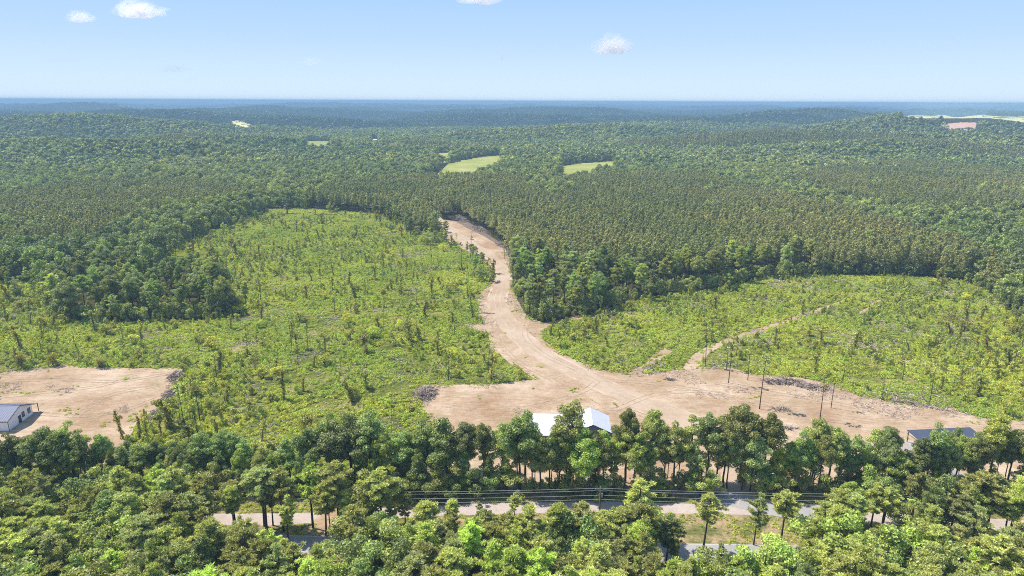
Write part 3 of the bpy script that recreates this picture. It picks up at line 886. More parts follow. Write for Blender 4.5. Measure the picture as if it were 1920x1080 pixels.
for px, top, base, tone, v, wd in [(1305, 1040, 1115, BRIGHT, 1, 1.3), (1345, 1034, 1118, BRIGHT, 3, 1.4), (1385, 1026, 1115, BRIGHT, 0, 1.5), (1425, 1030, 1118, BRIGHT, 2, 1.4), (1465, 1022, 1112, BRIGHT, 4, 1.5), (1500, 1030, 1118, BRIGHT, 1, 1.4), (1540, 1005, 1105, BRIGHT, 2, 1.2), (1650, 985, 1090, BRIGHT, 0, 1.4), (1700, 990, 1085, BRIGHT, 3, 1.3), (1005, 1010, 1095, OLIVE, 1, 1.1)]:
    put_px('broadleaf_tree', LOW, v, px, base, top, wd=wd, tone=tone, group='hardwoods in the near woods', where='near')
for px, top, base, tone, v, wd in SPECIAL:
    put_px('pine_tree', PINE, v, px, base, top, wd=wd * 1.35, tone=tone, group='pines in the near woods', where='near')
pts = []
tries = 0
def gap_ok(x, y, h, cr):
    bx, by = proj(x, y, 0); tx, ty = proj(x, y, h); mx, my = proj(x, y, h * .42)
    rw = cr * FPX / math.hypot(y, H)
    for a, b, c, d in GAPS:
        if tx + rw * .8 > a and tx - rw * .8 < b and ty < d and my > c: return False
    return True
npine = 0; nbr = 0
while tries < 14000:
    tries += 1
    D = random.uniform(92, 133); hw = .76 * math.hypot(D, H) + 6
    x = random.uniform(-hw, hw)
    if inside(LANE, [x], [D])[0] or inside(PAVED, [x], [D])[0]: continue
    px, _ = proj(x, D, 0)
    if D > 118 and 770 < px < 1545: continue
    hard = (fbm(x / 16, D / 16, 44, 2) > .60) or (1290 < px < 1560 and D < 112) or (1620 < px < 1800 and D < 118 and random.random() < .6)
    h = random.uniform(10.5, 14.5) if not hard else random.uniform(9, 12.5)
    if px < 770 or px > 1600: h = random.uniform(11, 15)
    if 1290 < px < 1560: h = min(h, (H - 2) - D * math.tan(R(PITCH + math.degrees(math.atan((1008 - 540) / FPX)))) + random.uniform(0, 1.5))
    if h < 4: continue
    if not gap_ok(x, D, h, 2.6): continue
    md = 4.0 if hard else 3.7
    if any((x - a) ** 2 + (D - b) ** 2 < md * md for a, b in pts): continue
    tx, ty = proj(x, D, h)
    if ty > 1092: continue
    pts.append((x, D))
    if hard and nbr < 90:
        nbr += 1
        put('broadleaf_tree', LOW if random.random() < .5 else HARD, random.randrange(40), x, D, h, wd=random.uniform(1.0, 1.35), tone=random.choice((BRIGHT, OLIVE, DEEP)), group='hardwoods in the near woods', where='near')
    elif npine < 215:
        npine += 1
        put('pine_tree', PINE, random.randrange(40), x, D, h, wd=random.uniform(1.1, 1.55), tone=random.choice((OLIVE, OLIVE, OLIVE, DULL, BRIGHT)), group='pines in the near woods', where='near')
print('near pines', npine, 'near hard', nbr)

# --- thin pines left standing in the clear-cuts: px, base, top
THIN = [(1322, 688, 610), (1362, 693, 628), (1366, 718, 626), (1402, 713, 640), (1424, 767, 662), (1537, 788, 695), (1558, 765, 690), (1653, 753, 705), (1743, 755, 683), (1802, 707, 652), (1692, 712, 655), (1595, 684, 640), (1645, 690, 655),
        (679, 505, 468), (705, 513, 472), (734, 512, 476), (763, 515, 474), (772, 505, 478), (810, 502, 455), (822, 500, 470), (866, 510, 455), (878, 582, 510), (860, 580, 545), (897, 545, 505), (841, 713, 650), (916, 705, 640), (781, 573, 530),
        (578, 660, 598), (547, 650, 583), (465, 670, 608), (628, 590, 530), (502, 590, 545), (265, 642, 600), (375, 790, 705), (347, 810, 715), (338, 790, 735), (407, 713, 655), (445, 540, 475), (399, 492, 440), (560, 690, 640), (1067, 640, 605),
        (700, 760, 700), (735, 790, 740), (520, 640, 605), (640, 700, 660), (690, 560, 520), (600, 520, 480), (485, 560, 520), (955, 500, 462), (946, 485, 450), (1014, 605, 560), (720, 615, 565)]
for i, (px, b, t) in enumerate(THIN):
    put_px('thin_pine', BARE, i, px, b, t, tone=(OLIVE, DULL, BROWNISH)[i % 3], wd=.9, group='thin pines left standing in the clear-cuts', where='cut')

def in_open(x, y):
    return (inside(CUT_L, x, y) | inside(CUT_R, x, y)) & ~inside(YARD, x, y) & ~inside(PAD_L, x, y)

# --- tall uneven trees along the near edge of the plantation and in the left tongue of woods
def edge_trees(P, n, md, grp, hr, libs, tones):
    b0, b1 = P.min(0), P.max(0); got = []
    for _ in range(20000):
        if len(got) >= n: break
        x, y = random.uniform(b0[0], b1[0]), random.uniform(b0[1], b1[1])
        if not inside(P, [x], [y])[0] or inside(CUT_R, [x], [y])[0] or inside(CUT_L, [x], [y])[0] or inside(YARD, [x], [y])[0]: continue
        if any((x - a) ** 2 + (y - b) ** 2 < md * md for a, b in got): continue
        got.append((x, y)); nm, lib = random.choice(libs)
        put(nm, lib, random.randrange(40), x, y, random.uniform(*hr), wd=random.uniform(.9, 1.2), tone=random.choice(tones), group=grp, where='edge')
    return got
EDGE_R = poly([(965, 545), (990, 600), (1085, 600), (1200, 570), (1340, 548), (1450, 524), (1520, 520), (1520, 505), (1440, 502), (1340, 515), (1200, 522), (1080, 520), (985, 500), (960, 480)])
TONGUE = poly([(95, 545), (95, 600), (180, 610), (300, 606), (400, 604), (445, 580), (420, 543), (330, 513), (200, 515)])
EDGE_PTS = edge_trees(EDGE_R, 85, 4.3, 'tall trees along the plantation edge', (13, 19), (('edge_pine', PINE), ('edge_pine', PINE), ('edge_hardwood', HARD)), (OLIVE, OLIVE, DULL, DEEP))
ROAD_END = poly([(725, 412), (745, 432), (790, 444), (822, 440), (826, 425), (815, 412), (812, 400), (796, 396), (740, 398)])
for _q in range(26):
    _b0, _b1 = ROAD_END.min(0), ROAD_END.max(0); _x, _y = random.uniform(_b0[0], _b1[0]), random.uniform(_b0[1], _b1[1])
    if inside(ROAD_END, [_x], [_y])[0] and not inside(ROAD, [_x], [_y])[0]:
        put('edge_pine', PINE if _q % 2 else BARE, _q, _x, _y, random.uniform(10, 16), wd=1.0, tone=random.choice((OLIVE, DULL, DEEP)), group='trees around the far end of the dirt road', where='end')
EDGE_PTS += edge_trees(TONGUE, 75, 5.0, 'trees in the left tongue of woods', (11, 18), (('edge_pine', PINE), ('edge_hardwood', HARD), ('edge_hardwood', HARD)), (OLIVE, DEEP, DULL, DEEP))

_n = 0
for _q in range(4000):
    if _n >= 90: break
    _x = random.uniform(-260, 60); _y = random.uniform(290, 570)
    if not inside(CUT_L, [_x], [_y])[0] or inside(YARD, [_x], [_y])[0]: continue
    _d = random.uniform(4, 26)
    if all(inside(CUT_L, [_x + a * _d], [_y + b * _d])[0] for a, b in ((1, 0), (-1, 0), (0, 1), (.7, .7), (-.7, .7))): continue
    _n += 1
    put('edge_pine' if _q % 3 == 0 else ('thin_pine' if _q % 3 == 1 else 'edge_hardwood'), (PINE, BARE, LOW)[_q % 3], _q, _x, _y, random.uniform(6, 15) if _q % 3 < 2 else random.uniform(4, 9), wd=random.uniform(.8, 1.2), tone=random.choice((OLIVE, DULL, OLIVE, DEEP)),
        group='trees scattered along the far rim of the left clear-cut', where='rim')

# --- vine-wrapped snags and saplings: seeded over the clear-cuts, thicker towards the woods
def seed_points(n, dens, ymin=160, ymax=560, mind=4.0):
    out = []
    t = 0
    while len(out) < n and t < 60000:
        t += 1
        y = 160 + (ymax - 160) * random.random() ** 1.15; x = random.uniform(-.8, .8) * (math.hypot(y, H))
        if not in_open([x], [y])[0]: continue
        if random.random() > dens(x, y): continue
        if any((x - a) ** 2 + (y - b) ** 2 < mind * mind for a, b in out): continue
        out.append((x, y))
    return out
def d_snag(x, y):
    px, py = proj(x, y, 0)
    d = .35 + .9 * (fbm(x / 40, y / 40, 61, 2) > .52)
    if px < 480: d += .5
    if px > 1750: d += .6
    if 1100 < px < 1700: d *= .35
    return d * min(1, y / 330)
SN = seed_points(230, d_snag)
for i, (x, y) in enumerate(SN):
    put('vine_covered_snag', SNAG, random.randrange(30), x, y, random.uniform(2.2, 7.5) if i % 4 else random.uniform(6, 9.5), wd=random.uniform(.6, 1.5), tone=random.choice((OLIVE, BROWNISH, DULL, OLIVE)), group='broken stems wrapped in vines in the clear-cuts', where='cut', cat='vine-covered snag')
SP = seed_points(230, lambda x, y: d_snag(x, y) * .9, mind=3.5)
for i, (x, y) in enumerate(SP):
    put('sapling', SAP, random.randrange(30), x, y, random.uniform(2.2, 6.0), wd=random.uniform(.9, 1.7), tone=random.choice((OLIVE, BRIGHT, YELLOW, OLIVE)), group='saplings regrowing in the clear-cuts', where='cut', cat='sapling')

ORD = ['first', 'second', 'third', 'fourth', 'fifth', 'sixth', 'seventh', 'eighth', 'ninth', 'tenth', 'eleventh', 'twelfth']
def ordn(i):
    if i < 12: return ORD[i]
    n = i + 1
    return '%d%s' % (n, 'th' if 10 <= n % 100 <= 20 else {1: 'st', 2: 'nd', 3: 'rd'}.get(n % 10, 'th'))

# ------------------------------------------------------------------ buildings
def metal_roof(name, col, rough=.35):
    return plain(name, col, rough, nscale=.8, namt=.12, spec=.4)
M['roof_white'] = metal_roof('roof_white', (.66, .67, .70), .5)
M['roof_slate'] = plain('roof_slate', (.22, .23, .30), .62, nscale=.8, namt=.1, spec=.12)
M['roof_dark'] = metal_roof('roof_dark', (.075, .085, .12), .45)
M['wall_white'] = plain('wall_white', (.80, .80, .84), .6, nscale=.7, namt=.06)
M['wall_blue'] = plain('wall_blue', (.12, .17, .34), .6, nscale=.7, namt=.1)
M['trim'] = plain('trim_dark', (.05, .05, .06), .5)
M['glass'] = plain('window_glass', (.03, .04, .05), .08, spec=.6)
M['concrete'] = plain('concrete', (.42, .40, .37), .9, nscale=1.5, namt=.15)
M['wood'] = plain('pole_wood', (.16, .12, .09), .9, nscale=3, namt=.3)
M['wire'] = plain('wire', (.62, .62, .62), .6)
M['porcelain'] = plain('insulator', (.35, .33, .32), .3)


def roof_half(mb, L0, L1, y0, z0, y1, z1, th=.14, seam=.6):
    """one roof slope from (y0,z0) eave to (y1,z1) ridge, along x from L0 to L1, with standing seams"""
    V = [(L0, y0, z0), (L1, y0, z0), (L1, y1, z1), (L0, y1, z1)]
    V += [(a, b, c + th) for a, b, c in V]
    mb.add(V, [(0, 3, 2, 1), (4, 5, 6, 7), (0, 1, 5, 4), (1, 2, 6, 5), (2, 3, 7, 6), (3, 0, 4, 7)])
    x = L0 + .3
    while x < L1 - .1:
        W_ = [(x, y0, z0 + th + .002), (x + .05, y0, z0 + th + .002), (x + .05, y1, z1 + th + .002), (x, y1, z1 + th + .002)]
        W_ += [(a, b, c + .03) for a, b, c in W_]
        mb.add(W_, [(4, 5, 6, 7), (0, 1, 5, 4), (1, 2, 6, 5), (2, 3, 7, 6), (3, 0, 4, 7)])
        x += seam


def gable_walls(L, W, hw, hr):
    mb = MB(); t = .2
    # outer shell with gable triangles
    V = [(0, 0, 0), (L, 0, 0), (L, W, 0), (0, W, 0), (0, 0, hw), (L, 0, hw), (L, W, hw), (0, W, hw), (0, W / 2, hr), (L, W / 2, hr)]
    mb.add(V, [(0, 1, 5, 4), (1, 2, 6, 9, 5), (2, 3, 7, 6), (3, 0, 4, 8, 7), (4, 5, 9, 8), (6, 7, 8, 9), (0, 3, 2, 1)])
    return mb


def opening(kind, root, origin, ux, w, h, z, depth=.08):
    """a window or a door on a wall: origin on the wall face, ux along the wall; its outward side is given by depth's normal"""
    ux = Vector(ux).normalized(); out = Vector((ux.y, -ux.x, 0))
    Mx = Matrix(((ux.x, out.x, 0, origin[0]), (ux.y, out.y, 0, origin[1]), (0, 0, 1, z), (0, 0, 0, 1)))
    fr = MB(); b = .09
    fr.box(-w / 2 - b, -w / 2, .0, depth, -b, h + b, Mx); fr.box(w / 2, w / 2 + b, .0, depth, -b, h + b, Mx)
    fr.box(-w / 2, w / 2, .0, depth, h, h + b, Mx); fr.box(-w / 2, w / 2, .0, depth, -b, 0, Mx)
    if kind == 'window': fr.box(-w / 2, w / 2, .0, depth - .02, h / 2 - .03, h / 2 + .03, Mx)
    pn = MB(); pn.box(-w / 2, w / 2, .004, .03, 0, h, Mx)
    p = link(kind, pn.mesh(kind, M['glass'] if kind == 'window' else M['trim']), root)
    link('frame', fr.mesh('frame', M['trim']), p)


def house(label, A, e_w, L, W, hw, hr, wall, roof, over=.45, porch=0.0, name='house', flip=1, gutters=True):
    """A: world corner; e_w: unit vector across the gable; length runs to the left of it"""
    ang = math.atan2(e_w[1], e_w[0]) - math.pi / 2      # local y -> e_w
    root = link(name, None, loc=(A[0], A[1], 0), rz=ang); tag(root, label, 'house')
    sh = MB(); sh.V = []; 
    x0, x1 = (-L, 0)
    w_ = gable_walls(L, W, hw, hr)
    w_.V = [(v[0] - L, v[1], v[2] + .25) for v in w_.V]
    link('wall', w_.mesh('wall', M[wall]), root)
    f = MB(); f.box(-L - .1, .1, -.1, W + .1, 0.0, .25); link('foundation', f.mesh('foundation', M['concrete']), root)
    rf = MB(); s = (hr - hw) / (W / 2)
    roof_half(rf, -L - over, over, -over, hw - s * over + .26, W / 2, hr + .26)
    roof_half(rf, -L - over, over, W + over, hw - s * over + .26, W / 2, hr + .26)
    R_ = link('roof', rf.mesh('roof', M[roof]), root)
    rc = MB(); rc.box(-L - over, over, W / 2 - .18, W / 2 + .18, hr + .42, hr + .47); link('ridge_cap', rc.mesh('ridge_cap', M[roof]), R_)
    fa = MB()
    for yy in (-over - .06, W + over - .02): fa.box(-L - over, over, yy, yy + .08, hw - s * over + .18, hw - s * over + .42)
    link('gutter', fa.mesh('gutter', M['trim']), root)
    rk = MB()
    for (ya, za, yb, zb) in ((-over, hw - s * over + .2, W / 2, hr + .2), (W + over, hw - s * over + .2, W / 2, hr + .2)):
        for xx in (over, -L - over - .06):
            rk.add([(xx, ya, za), (xx + .06, ya, za), (xx + .06, yb, zb), (xx, yb, zb), (xx, ya, za + .26), (xx + .06, ya, za + .26), (xx + .06, yb, zb + .26), (xx, yb, zb + .26)],
                   [(0, 3, 2, 1), (4, 5, 6, 7), (0, 1, 5, 4), (1, 2, 6, 5), (2, 3, 7, 6), (3, 0, 4, 7)])
    link('rake_trim', rk.mesh('rake_trim', M['trim']), root)
    if porch:
        pr = MB(); roof_half(pr, -L - over, over, W + over + porch, hw - s * over - .35, W + over + .07, hw - s * over + .1)
        link('porch_roof', pr.mesh('porch_roof', M[roof]), root)
        for k in range(5):
            x = over - .2 - k * (L + over) / 4
            p = MB(); p.box(x - .08, x + .08, W + over + porch - .3, W + over + porch - .14, 0, hw - s * over - .36); link('porch_post', p.mesh('porch_post', M['trim']), root)
    return root


# slate-roofed white house on the left pad
A = g(17, 809); B = g(71, 771); eW = (B - A) / np.hypot(*(B - A)); W1 = float(np.hypot(*(B - A)))
W1 = W1 - 2.2
h1 = house('long white house with slate-blue metal roof on the bare pad', A, eW, 26, W1, 3.0, 3.0 + W1 * .19, 'wall_white', 'roof_slate', porch=2.0)
opening('window', h1, (0.0, W1 * .62), (0, 1, 0), .95, 1.4, 1.35)
opening('window', h1, (0.0, W1 * .86), (0, 1, 0), .95, 1.4, 1.35)
opening('door', h1, (0.0, W1 * .47), (0, 1, 0), .95, 2.05, .3)
dp = MB(); dp.tube([(.12, .06, .1), (.12, .06, 3.0)], [.06, .06], 6); link('downpipe', dp.mesh('downpipe', M['trim']), h1)
for k in range(4):
    opening('window', h1, (-4 - 5.5 * k, 0), (1, 0, 0), 1.1, 1.2, 1.4)

# white-roofed house behind the hardwood line: a wing along the lane and a gabled cross wing
zr = 5.3
pn_, pf_ = g(1112, 796, zr), g(1107, 766, zr)
eR = (pf_ - pn_) / np.hypot(*(pf_ - pn_)); Lw = float(np.hypot(*(pf_ - pn_)))
hw2 = 3.1; W2 = 9.6
ang = math.atan2(eR[1], eR[0])                      # local x along the ridge, going away
root = link('house', None, loc=(pn_[0], pn_[1], 0), rz=ang); tag(root, 'white-roofed house with blue gable partly hidden behind the hardwood line', 'house')
def wing(x0, x1, yc, W, axis='x', over=.5, mat='wall_blue'):
    V = [(x0, -W / 2, .25), (x1, -W / 2, .25), (x1, W / 2, .25), (x0, W / 2, .25), (x0, -W / 2, hw2), (x1, -W / 2, hw2), (x1, W / 2, hw2), (x0, W / 2, hw2), (x0, 0, zr), (x1, 0, zr)]
    mb = MB(); mb.add(V, [(0, 1, 5, 4), (1, 2, 6, 9, 5), (2, 3, 7, 6), (3, 0, 4, 8, 7), (4, 5, 9, 8), (6, 7, 8, 9), (0, 3, 2, 1)])
    rf = MB(); s = (zr - hw2) / (W / 2)
    roof_half(rf, x0 - over, x1 + over, -W / 2 - over, hw2 - s * over + .02, 0, zr + .02)
    roof_half(rf, x0 - over, x1 + over, W / 2 + over, hw2 - s * over + .02, 0, zr + .02)
    tr = MB()
    for xx in (x0 - over - .06, x1 + over):
        for sg in (-1, 1):
            ya, za, yb, zb = sg * (W / 2 + over), hw2 - s * over - .03, 0, zr - .03
            tr.add([(xx, ya, za), (xx + .06, ya, za), (xx + .06, yb, zb), (xx, yb, zb), (xx, ya, za + .22), (xx + .06, ya, za + .22), (xx + .06, yb, zb + .22), (xx, yb, zb + .22)],
                   [(0, 3, 2, 1), (4, 5, 6, 7), (0, 1, 5, 4), (1, 2, 6, 5), (2, 3, 7, 6), (3, 0, 4, 7)])
    return mb, rf, tr
wl, rf, tr = wing(0, Lw, 0, W2)
link('wall', wl.mesh('wall', M['wall_blue']), root); link('roof', rf.mesh('roof', M['roof_white']), root); link('rake_trim', tr.mesh('rake_trim', M['trim']), root)
wl, rf, tr = wing(0, 13, 0, 12.4)
Rm = Matrix.Translation((Lw * .40, 4.0, -.012)) @ Matrix.Rotation(R(90), 4, 'Z')
for mb_ in (wl, rf, tr): mb_.V = [tuple(Rm @ Vector(v)) for v in mb_.V]
link('wall', wl.mesh('wall', M['wall_blue']), root); link('roof', rf.mesh('roof', M['roof_white']), root); link('rake_trim', tr.mesh('rake_trim', M['trim']), root)
f = MB(); f.box(-.1, Lw + .1, -W2 / 2 - .1, W2 / 2 + .1, 0, .25); f.box(Lw * .4 - 6.3, Lw * .4 + 6.3, W2 / 2 + .1, 17, 0, .25); link('foundation', f.mesh('foundation', M['concrete']), root)
opening('window', root, (0, -2.2), (0, -1, 0), 1.2, 1.3, 1.2); opening('window', root, (0, 2.2), (0, -1, 0), 1.2, 1.3, 1.2); opening('door', root, (0, 0), (0, -1, 0), 1.0, 2.05, .3)

# dark-roofed open shelter on the right
P0 = g(1701, 807, 3.5); P1 = g(1819, 801.5, 3.5); P2 = g(1836, 822, 2.9)
ex = (P1 - P0); Lp = float(np.hypot(*ex)); ex /= Lp
ang = math.atan2(ex[1], ex[0]); Wd = 7.5
root = link('open_shelter', None, loc=(P0[0], P0[1], 0), rz=ang); tag(root, 'open shelter with dark slate metal roof on posts behind hardwoods', 'shelter')
rf = MB(); roof_half(rf, 0, Lp, -Wd, 2.75, 0, 3.45, .12); link('roof', rf.mesh('roof', M['roof_dark']), root)
tr = MB(); tr.box(-.07, -.004, -Wd, 0, 2.7, 2.8); tr.box(0, Lp, -Wd - .1, -Wd - .004, 2.6, 2.84); tr.box(0, Lp, .004, .1, 3.25, 3.55); link('fascia', tr.mesh('fascia', M['trim']), root)
for x in np.linspace(.3, Lp - .3, 5):
    for y, z in ((-.25, 3.4), (-Wd + .25, 2.74)):
        p = MB(); p.box(x - .09, x + .09, y - .09, y + .09, 0, z); link('post', p.mesh('post', M['wood']), root)
wl = MB(); wl.box(Lp * .45, Lp - .5, -Wd + .8, -.6, .1, 2.6); link('wall', wl.mesh('wall', M['wall_white']), root)
f = MB(); f.box(-.2, Lp + .2, -Wd - .2, .2, 0, .1); link('slab', f.mesh('slab', M['concrete']), root)

# tiny white farm buildings far off
for i, (px, py, L, W) in enumerate(((441, 229, 12, 8), (452, 233, 15, 8), (463, 235, 10, 7))):
    p = tdepth(px, py, 3); z = float(terrain(p[0], p[1]))
    r_ = link('farm_building', None, loc=(p[0], p[1], z), rz=.2 * i)
    tag(r_, ('white farm building at the left end of a far pale clearing', 'largest white farm building in the middle of a far pale clearing', 'smaller white farm building at the right end of a far clearing')[i], 'farm building', 'white farm buildings far off in the woods')
    w_ = gable_walls(L, W, 4, 6.2); link('wall', w_.mesh('wall', M['wall_white']), r_)
    rf = MB(); roof_half(rf, -.5, L + .5, -.5, 3.9, W / 2, 6.3, .2, 3); roof_half(rf, -.5, L + .5, W + .5, 3.9, W / 2, 6.3, .2, 3); link('roof', rf.mesh('roof', M['roof_white']), r_)

# ------------------------------------------------------------------ power line
def wpole(px_x, label):
    b = g(px_x, 986); return b
pb = g(1123, 986); hp = height_for(1123, 986, 912)
pole_x = [pb[0] - 105, pb[0], pb[0] + 105]
dy = .01
arms = []
for i, x in enumerate(pole_x[1:2]):
    root = link('utility_pole', None, loc=(x, pb[1], 0)); tag(root, 'wooden utility pole with crossarm carrying wires beside the gravel lane', 'utility pole')
    mb = MB(); mb.tube([(0, 0, 0), (0, 0, hp)], [.19, .13], 10); link('pole', mb.mesh('pole', M['wood'], True), root)
    mb = MB(); mb.box(-1.2, 1.2, -.2, -.08, hp - .75, hp - .6); link('crossarm', mb.mesh('crossarm', M['wood']), root)
    for s_ in (-1, 1):
        mb = MB(); mb.tube([(s_ * .75, -.21, hp - .75), (0, -.17, hp - 1.5)], [.03, .03], 5); link('brace', mb.mesh('brace', M['wood']), root)
    for s_ in (-1.1, -.5, 1.1):
        mb = MB(); mb.tube([(s_, -.14, hp - .6), (s_, -.14, hp - .45), (s_, -.14, hp - .35)], [.05, .09, .04], 8); link('insulator', mb.mesh('insulator', M['porcelain'], True), root)
    mb = MB(); mb.tube([(.36, -.02, hp - 2.6), (.36, -.02, hp - 1.7)], [.22, .22], 10); link('transformer', mb.mesh('transformer', M['porcelain'], True), root)
WIRES = [(-.9, .15, 'topmost'), (-.35, -.85, 'second from the top'), (.35, -2.1, 'third from the top'), (.9, -3.2, 'lowest')]
for k, (yo, zo, nm) in enumerate(WIRES):
    mb = MB()
    for s0, s1 in ((-1, 0), (0, 1)):
        pts_ = []
        for q in np.linspace(0, 1, 25):
            x = pb[0] + (s0 + (s1 - s0) * q) * 115
            z = hp + zo - (.35 if k < 1 else 0) - 4 * 1.2 * q * (1 - q)
            pts_.append((x, pb[1] - .14 + yo * .25, z))
        mb.tube(pts_, [.024] * len(pts_), 4)
    tag(link('power_wire', mb.mesh('power_wire', M['wire'])), 'thin power wire along the lane, %s of the four' % nm, 'wire', 'wires of the power line')

# ------------------------------------------------------------------ brush piles and fallen trees
def along(a, b):
    p, q = g(*a), g(*b); d = p - q
    return -math.atan2(d[0], d[1])
A_BANK = along((845, 408), (960, 480)); A_PAD = along((340, 695), (295, 785)); A_CUT = along((1500, 708), (1790, 765)) ; A_ROAD = along((925, 505), (905, 550))
def brush(px, py, wx, wy, hh, n, label, ang=0.0, seed=0, z0=.03, mat='stick'):
    p = g(px, py); r = np.random.default_rng(seed + 300); mb = MB()
    for k in range(n):
        a = r.uniform(0, 6.28); q = r.random() ** .6
        x = math.cos(a) * q * wx; y = math.sin(a) * q * wy
        z = r.uniform(0, 1) * hh * (1 - q * q) + .08
        L = r.uniform(.6, 1.9); an = r.uniform(0, 6.28); el = r.normal() * .28
        d = np.array([math.cos(an) * math.cos(el), math.sin(an) * math.cos(el), math.sin(el)]) * L
        c = np.array([x, y, z]); a0, b0 = c - d, c + d; a0[2] = max(a0[2], 0); b0[2] = max(b0[2], 0)
        rr = r.uniform(.04, .13)
        mb.tube([a0, c + r.normal(size=3) * .08, b0], [rr, rr * .8, rr * .4], 4)
    o = link('brush_pile', mb.mesh('brush_pile', M[mat]), loc=(p[0], p[1], z0), rz=ang)
    tag(o, label, 'brush pile', 'piles of cleared brush')
brush(798, 740, 3.2, 5.5, 1.9, 420, 'tall tangled brush pile at the left corner of the central clearing', 0, 1)
brush(330, 708, 2.2, 5, 1.5, 260, 'long brush heap at the far right corner of the left pad', A_PAD, 2)
brush(318, 742, 1.8, 5, 1.3, 240, 'middle brush heap along the right edge of the left pad', A_PAD, 3)
brush(294, 780, 2.2, 4, 1.4, 220, 'nearest brush heap along the right edge of the left pad', A_PAD, 4)
brush(1470, 716, 7, 2.6, 1.2, 420, 'wide low brush heap at the right clearing edge', -.15, 5)
brush(1525, 727, 5.5, 2.2, 1.0, 300, 'low brush heap stretching right of the wide one on the clearing edge', -.35, 6)
brush(1462, 768, 3.2, 1.0, .4, 70, 'flat scatter of branches on the bare right clearing', 0, 7)
brush(1478, 803, 2.4, .8, .3, 50, 'smallest scatter of branches on the bare right clearing, close to the hardwood line', 0, 8)
brush(864, 411, 3.2, 16, 2.4, 520, 'grey brush heap at the far end of the dirt road', A_BANK, 9)
brush(900, 431, 3.4, 15, 2.2, 520, 'grey brush heap halfway along the right side of the upper dirt road', A_BANK, 10)
brush(945, 461, 3.2, 13, 1.9, 460, 'grey brush heap ending the row beside the upper dirt road', A_BANK, 11)
brush(1225, 690, 3.2, 6.5, .5, 160, 'branches strewn over the washed gully in the right clear-cut', along((1255, 655), (1190, 700)), 12)
brush(1256, 712, 1.2, .8, .7, 40, 'small upturned root lump alone on the central clearing', 0, 13)
brush(1700, 755, 1.0, 13, .5, 160, 'thin line of branches along the right end of the clearing edge', A_CUT, 14)
brush(915, 530, 1.4, 8, .5, 90, 'thin line of branches along the left side of the road bend', A_ROAD, 15)
brush(862, 611, 5, 1.2, .5, 70, 'broken branches at the end of the short side track', 0, 16)

def fallen(i, px, py, L, an, label):
    p = g(px, py); r = np.random.default_rng(i + 900); mb = MB()
    d = Vector((math.cos(an), math.sin(an), 0))
    P_ = [d * (L * q) + Vector((0, 0, .35 + .5 * q + .12 * math.sin(7 * q + i))) for q in np.linspace(0, 1, 6)]
    mb.tube(P_, [.2, .18, .15, .12, .08, .03], 6)
    for k in range(5):
        q = r.uniform(.35, .9); c = d * (L * q) + Vector((0, 0, .5 + .4 * q)); e = c + Vector((r.normal() * .8, r.normal() * .8, r.uniform(.2, 1.1)))
        mb.tube([c, e], [.05, .015], 4)
    o = link('fallen_tree', mb.mesh('fallen_tree', M['bark_pale'], True), loc=(p[0], p[1], .02)); tag(o, label, 'fallen tree', 'fallen trees lying in the clear-cuts')
kf = 0
cnt = {}
for k in range(400):
    if kf >= 46: break
    y = random.uniform(170, 420); x = random.uniform(-.75, .75) * math.hypot(y, H)
    if not in_open([x], [y])[0]: continue
    px, py = proj(x, y, 0)
    side = 'right clear-cut' if inside(CUT_R, [x], [y])[0] else 'left clear-cut'
    band = 'near part of' if y < 240 else ('middle of' if y < 330 else 'far part of')
    key = (side, band); cnt[key] = cnt.get(key, []); cnt[key].append((px, py, random.uniform(4, 10), random.uniform(0, 6.28))); kf += 1
for (side, band), v in cnt.items():
    for q, (px, py, L, an) in enumerate(sorted(v)):
        kf += 1; fallen(kf, px, py, L, an, 'pale fallen trunk in the %s the %s, %s from the left there' % (band, side, ordn(q)))
# pale dead stem leaning at the back of the right clear-cut, and another one halfway
def dead(px, base, top, lean, label):
    p = g(px, base); hgt = height_for(px, base, top); mb = MB()
    mb.tube([(0, 0, 0), (lean * .3, 0, hgt * .45), (lean * .75, .2, hgt * .8), (lean, .3, hgt)], [.22, .18, .12, .04], 6)
    mb.tube([(lean * .3, 0, hgt * .45), (lean * .1 - .8, .1, hgt * .75)], [.08, .03], 5)
    mb.tube([(lean * .75, .2, hgt * .8), (lean + 1.3, .1, hgt * .95)], [.07, .02], 5)
    tag(link('dead_tree', mb.mesh('dead_tree', M['bark_pale'], True), loc=(p[0], p[1], 0)), label, 'dead tree', 'bleached dead stems')
dead(1672, 520, 490, -3.5, 'bleached bare stem leaning at the back edge of the right clear-cut')
dead(1705, 664, 634, -2.2, 'bleached bare stem leaning in the middle of the right clear-cut')
dead(1655, 522, 500, .5, 'short bleached stem beside the leaning one at the back of the right clear-cut')

# ------------------------------------------------------------------ scattered masses (stuff)
def proto_collection(name, metas):
    c = bpy.data.collections.new(name)
    for i, me in enumerate(metas):
        o = bpy.data.objects.new('%s_%02d' % (name, i), me); c.objects.link(o)
    return c


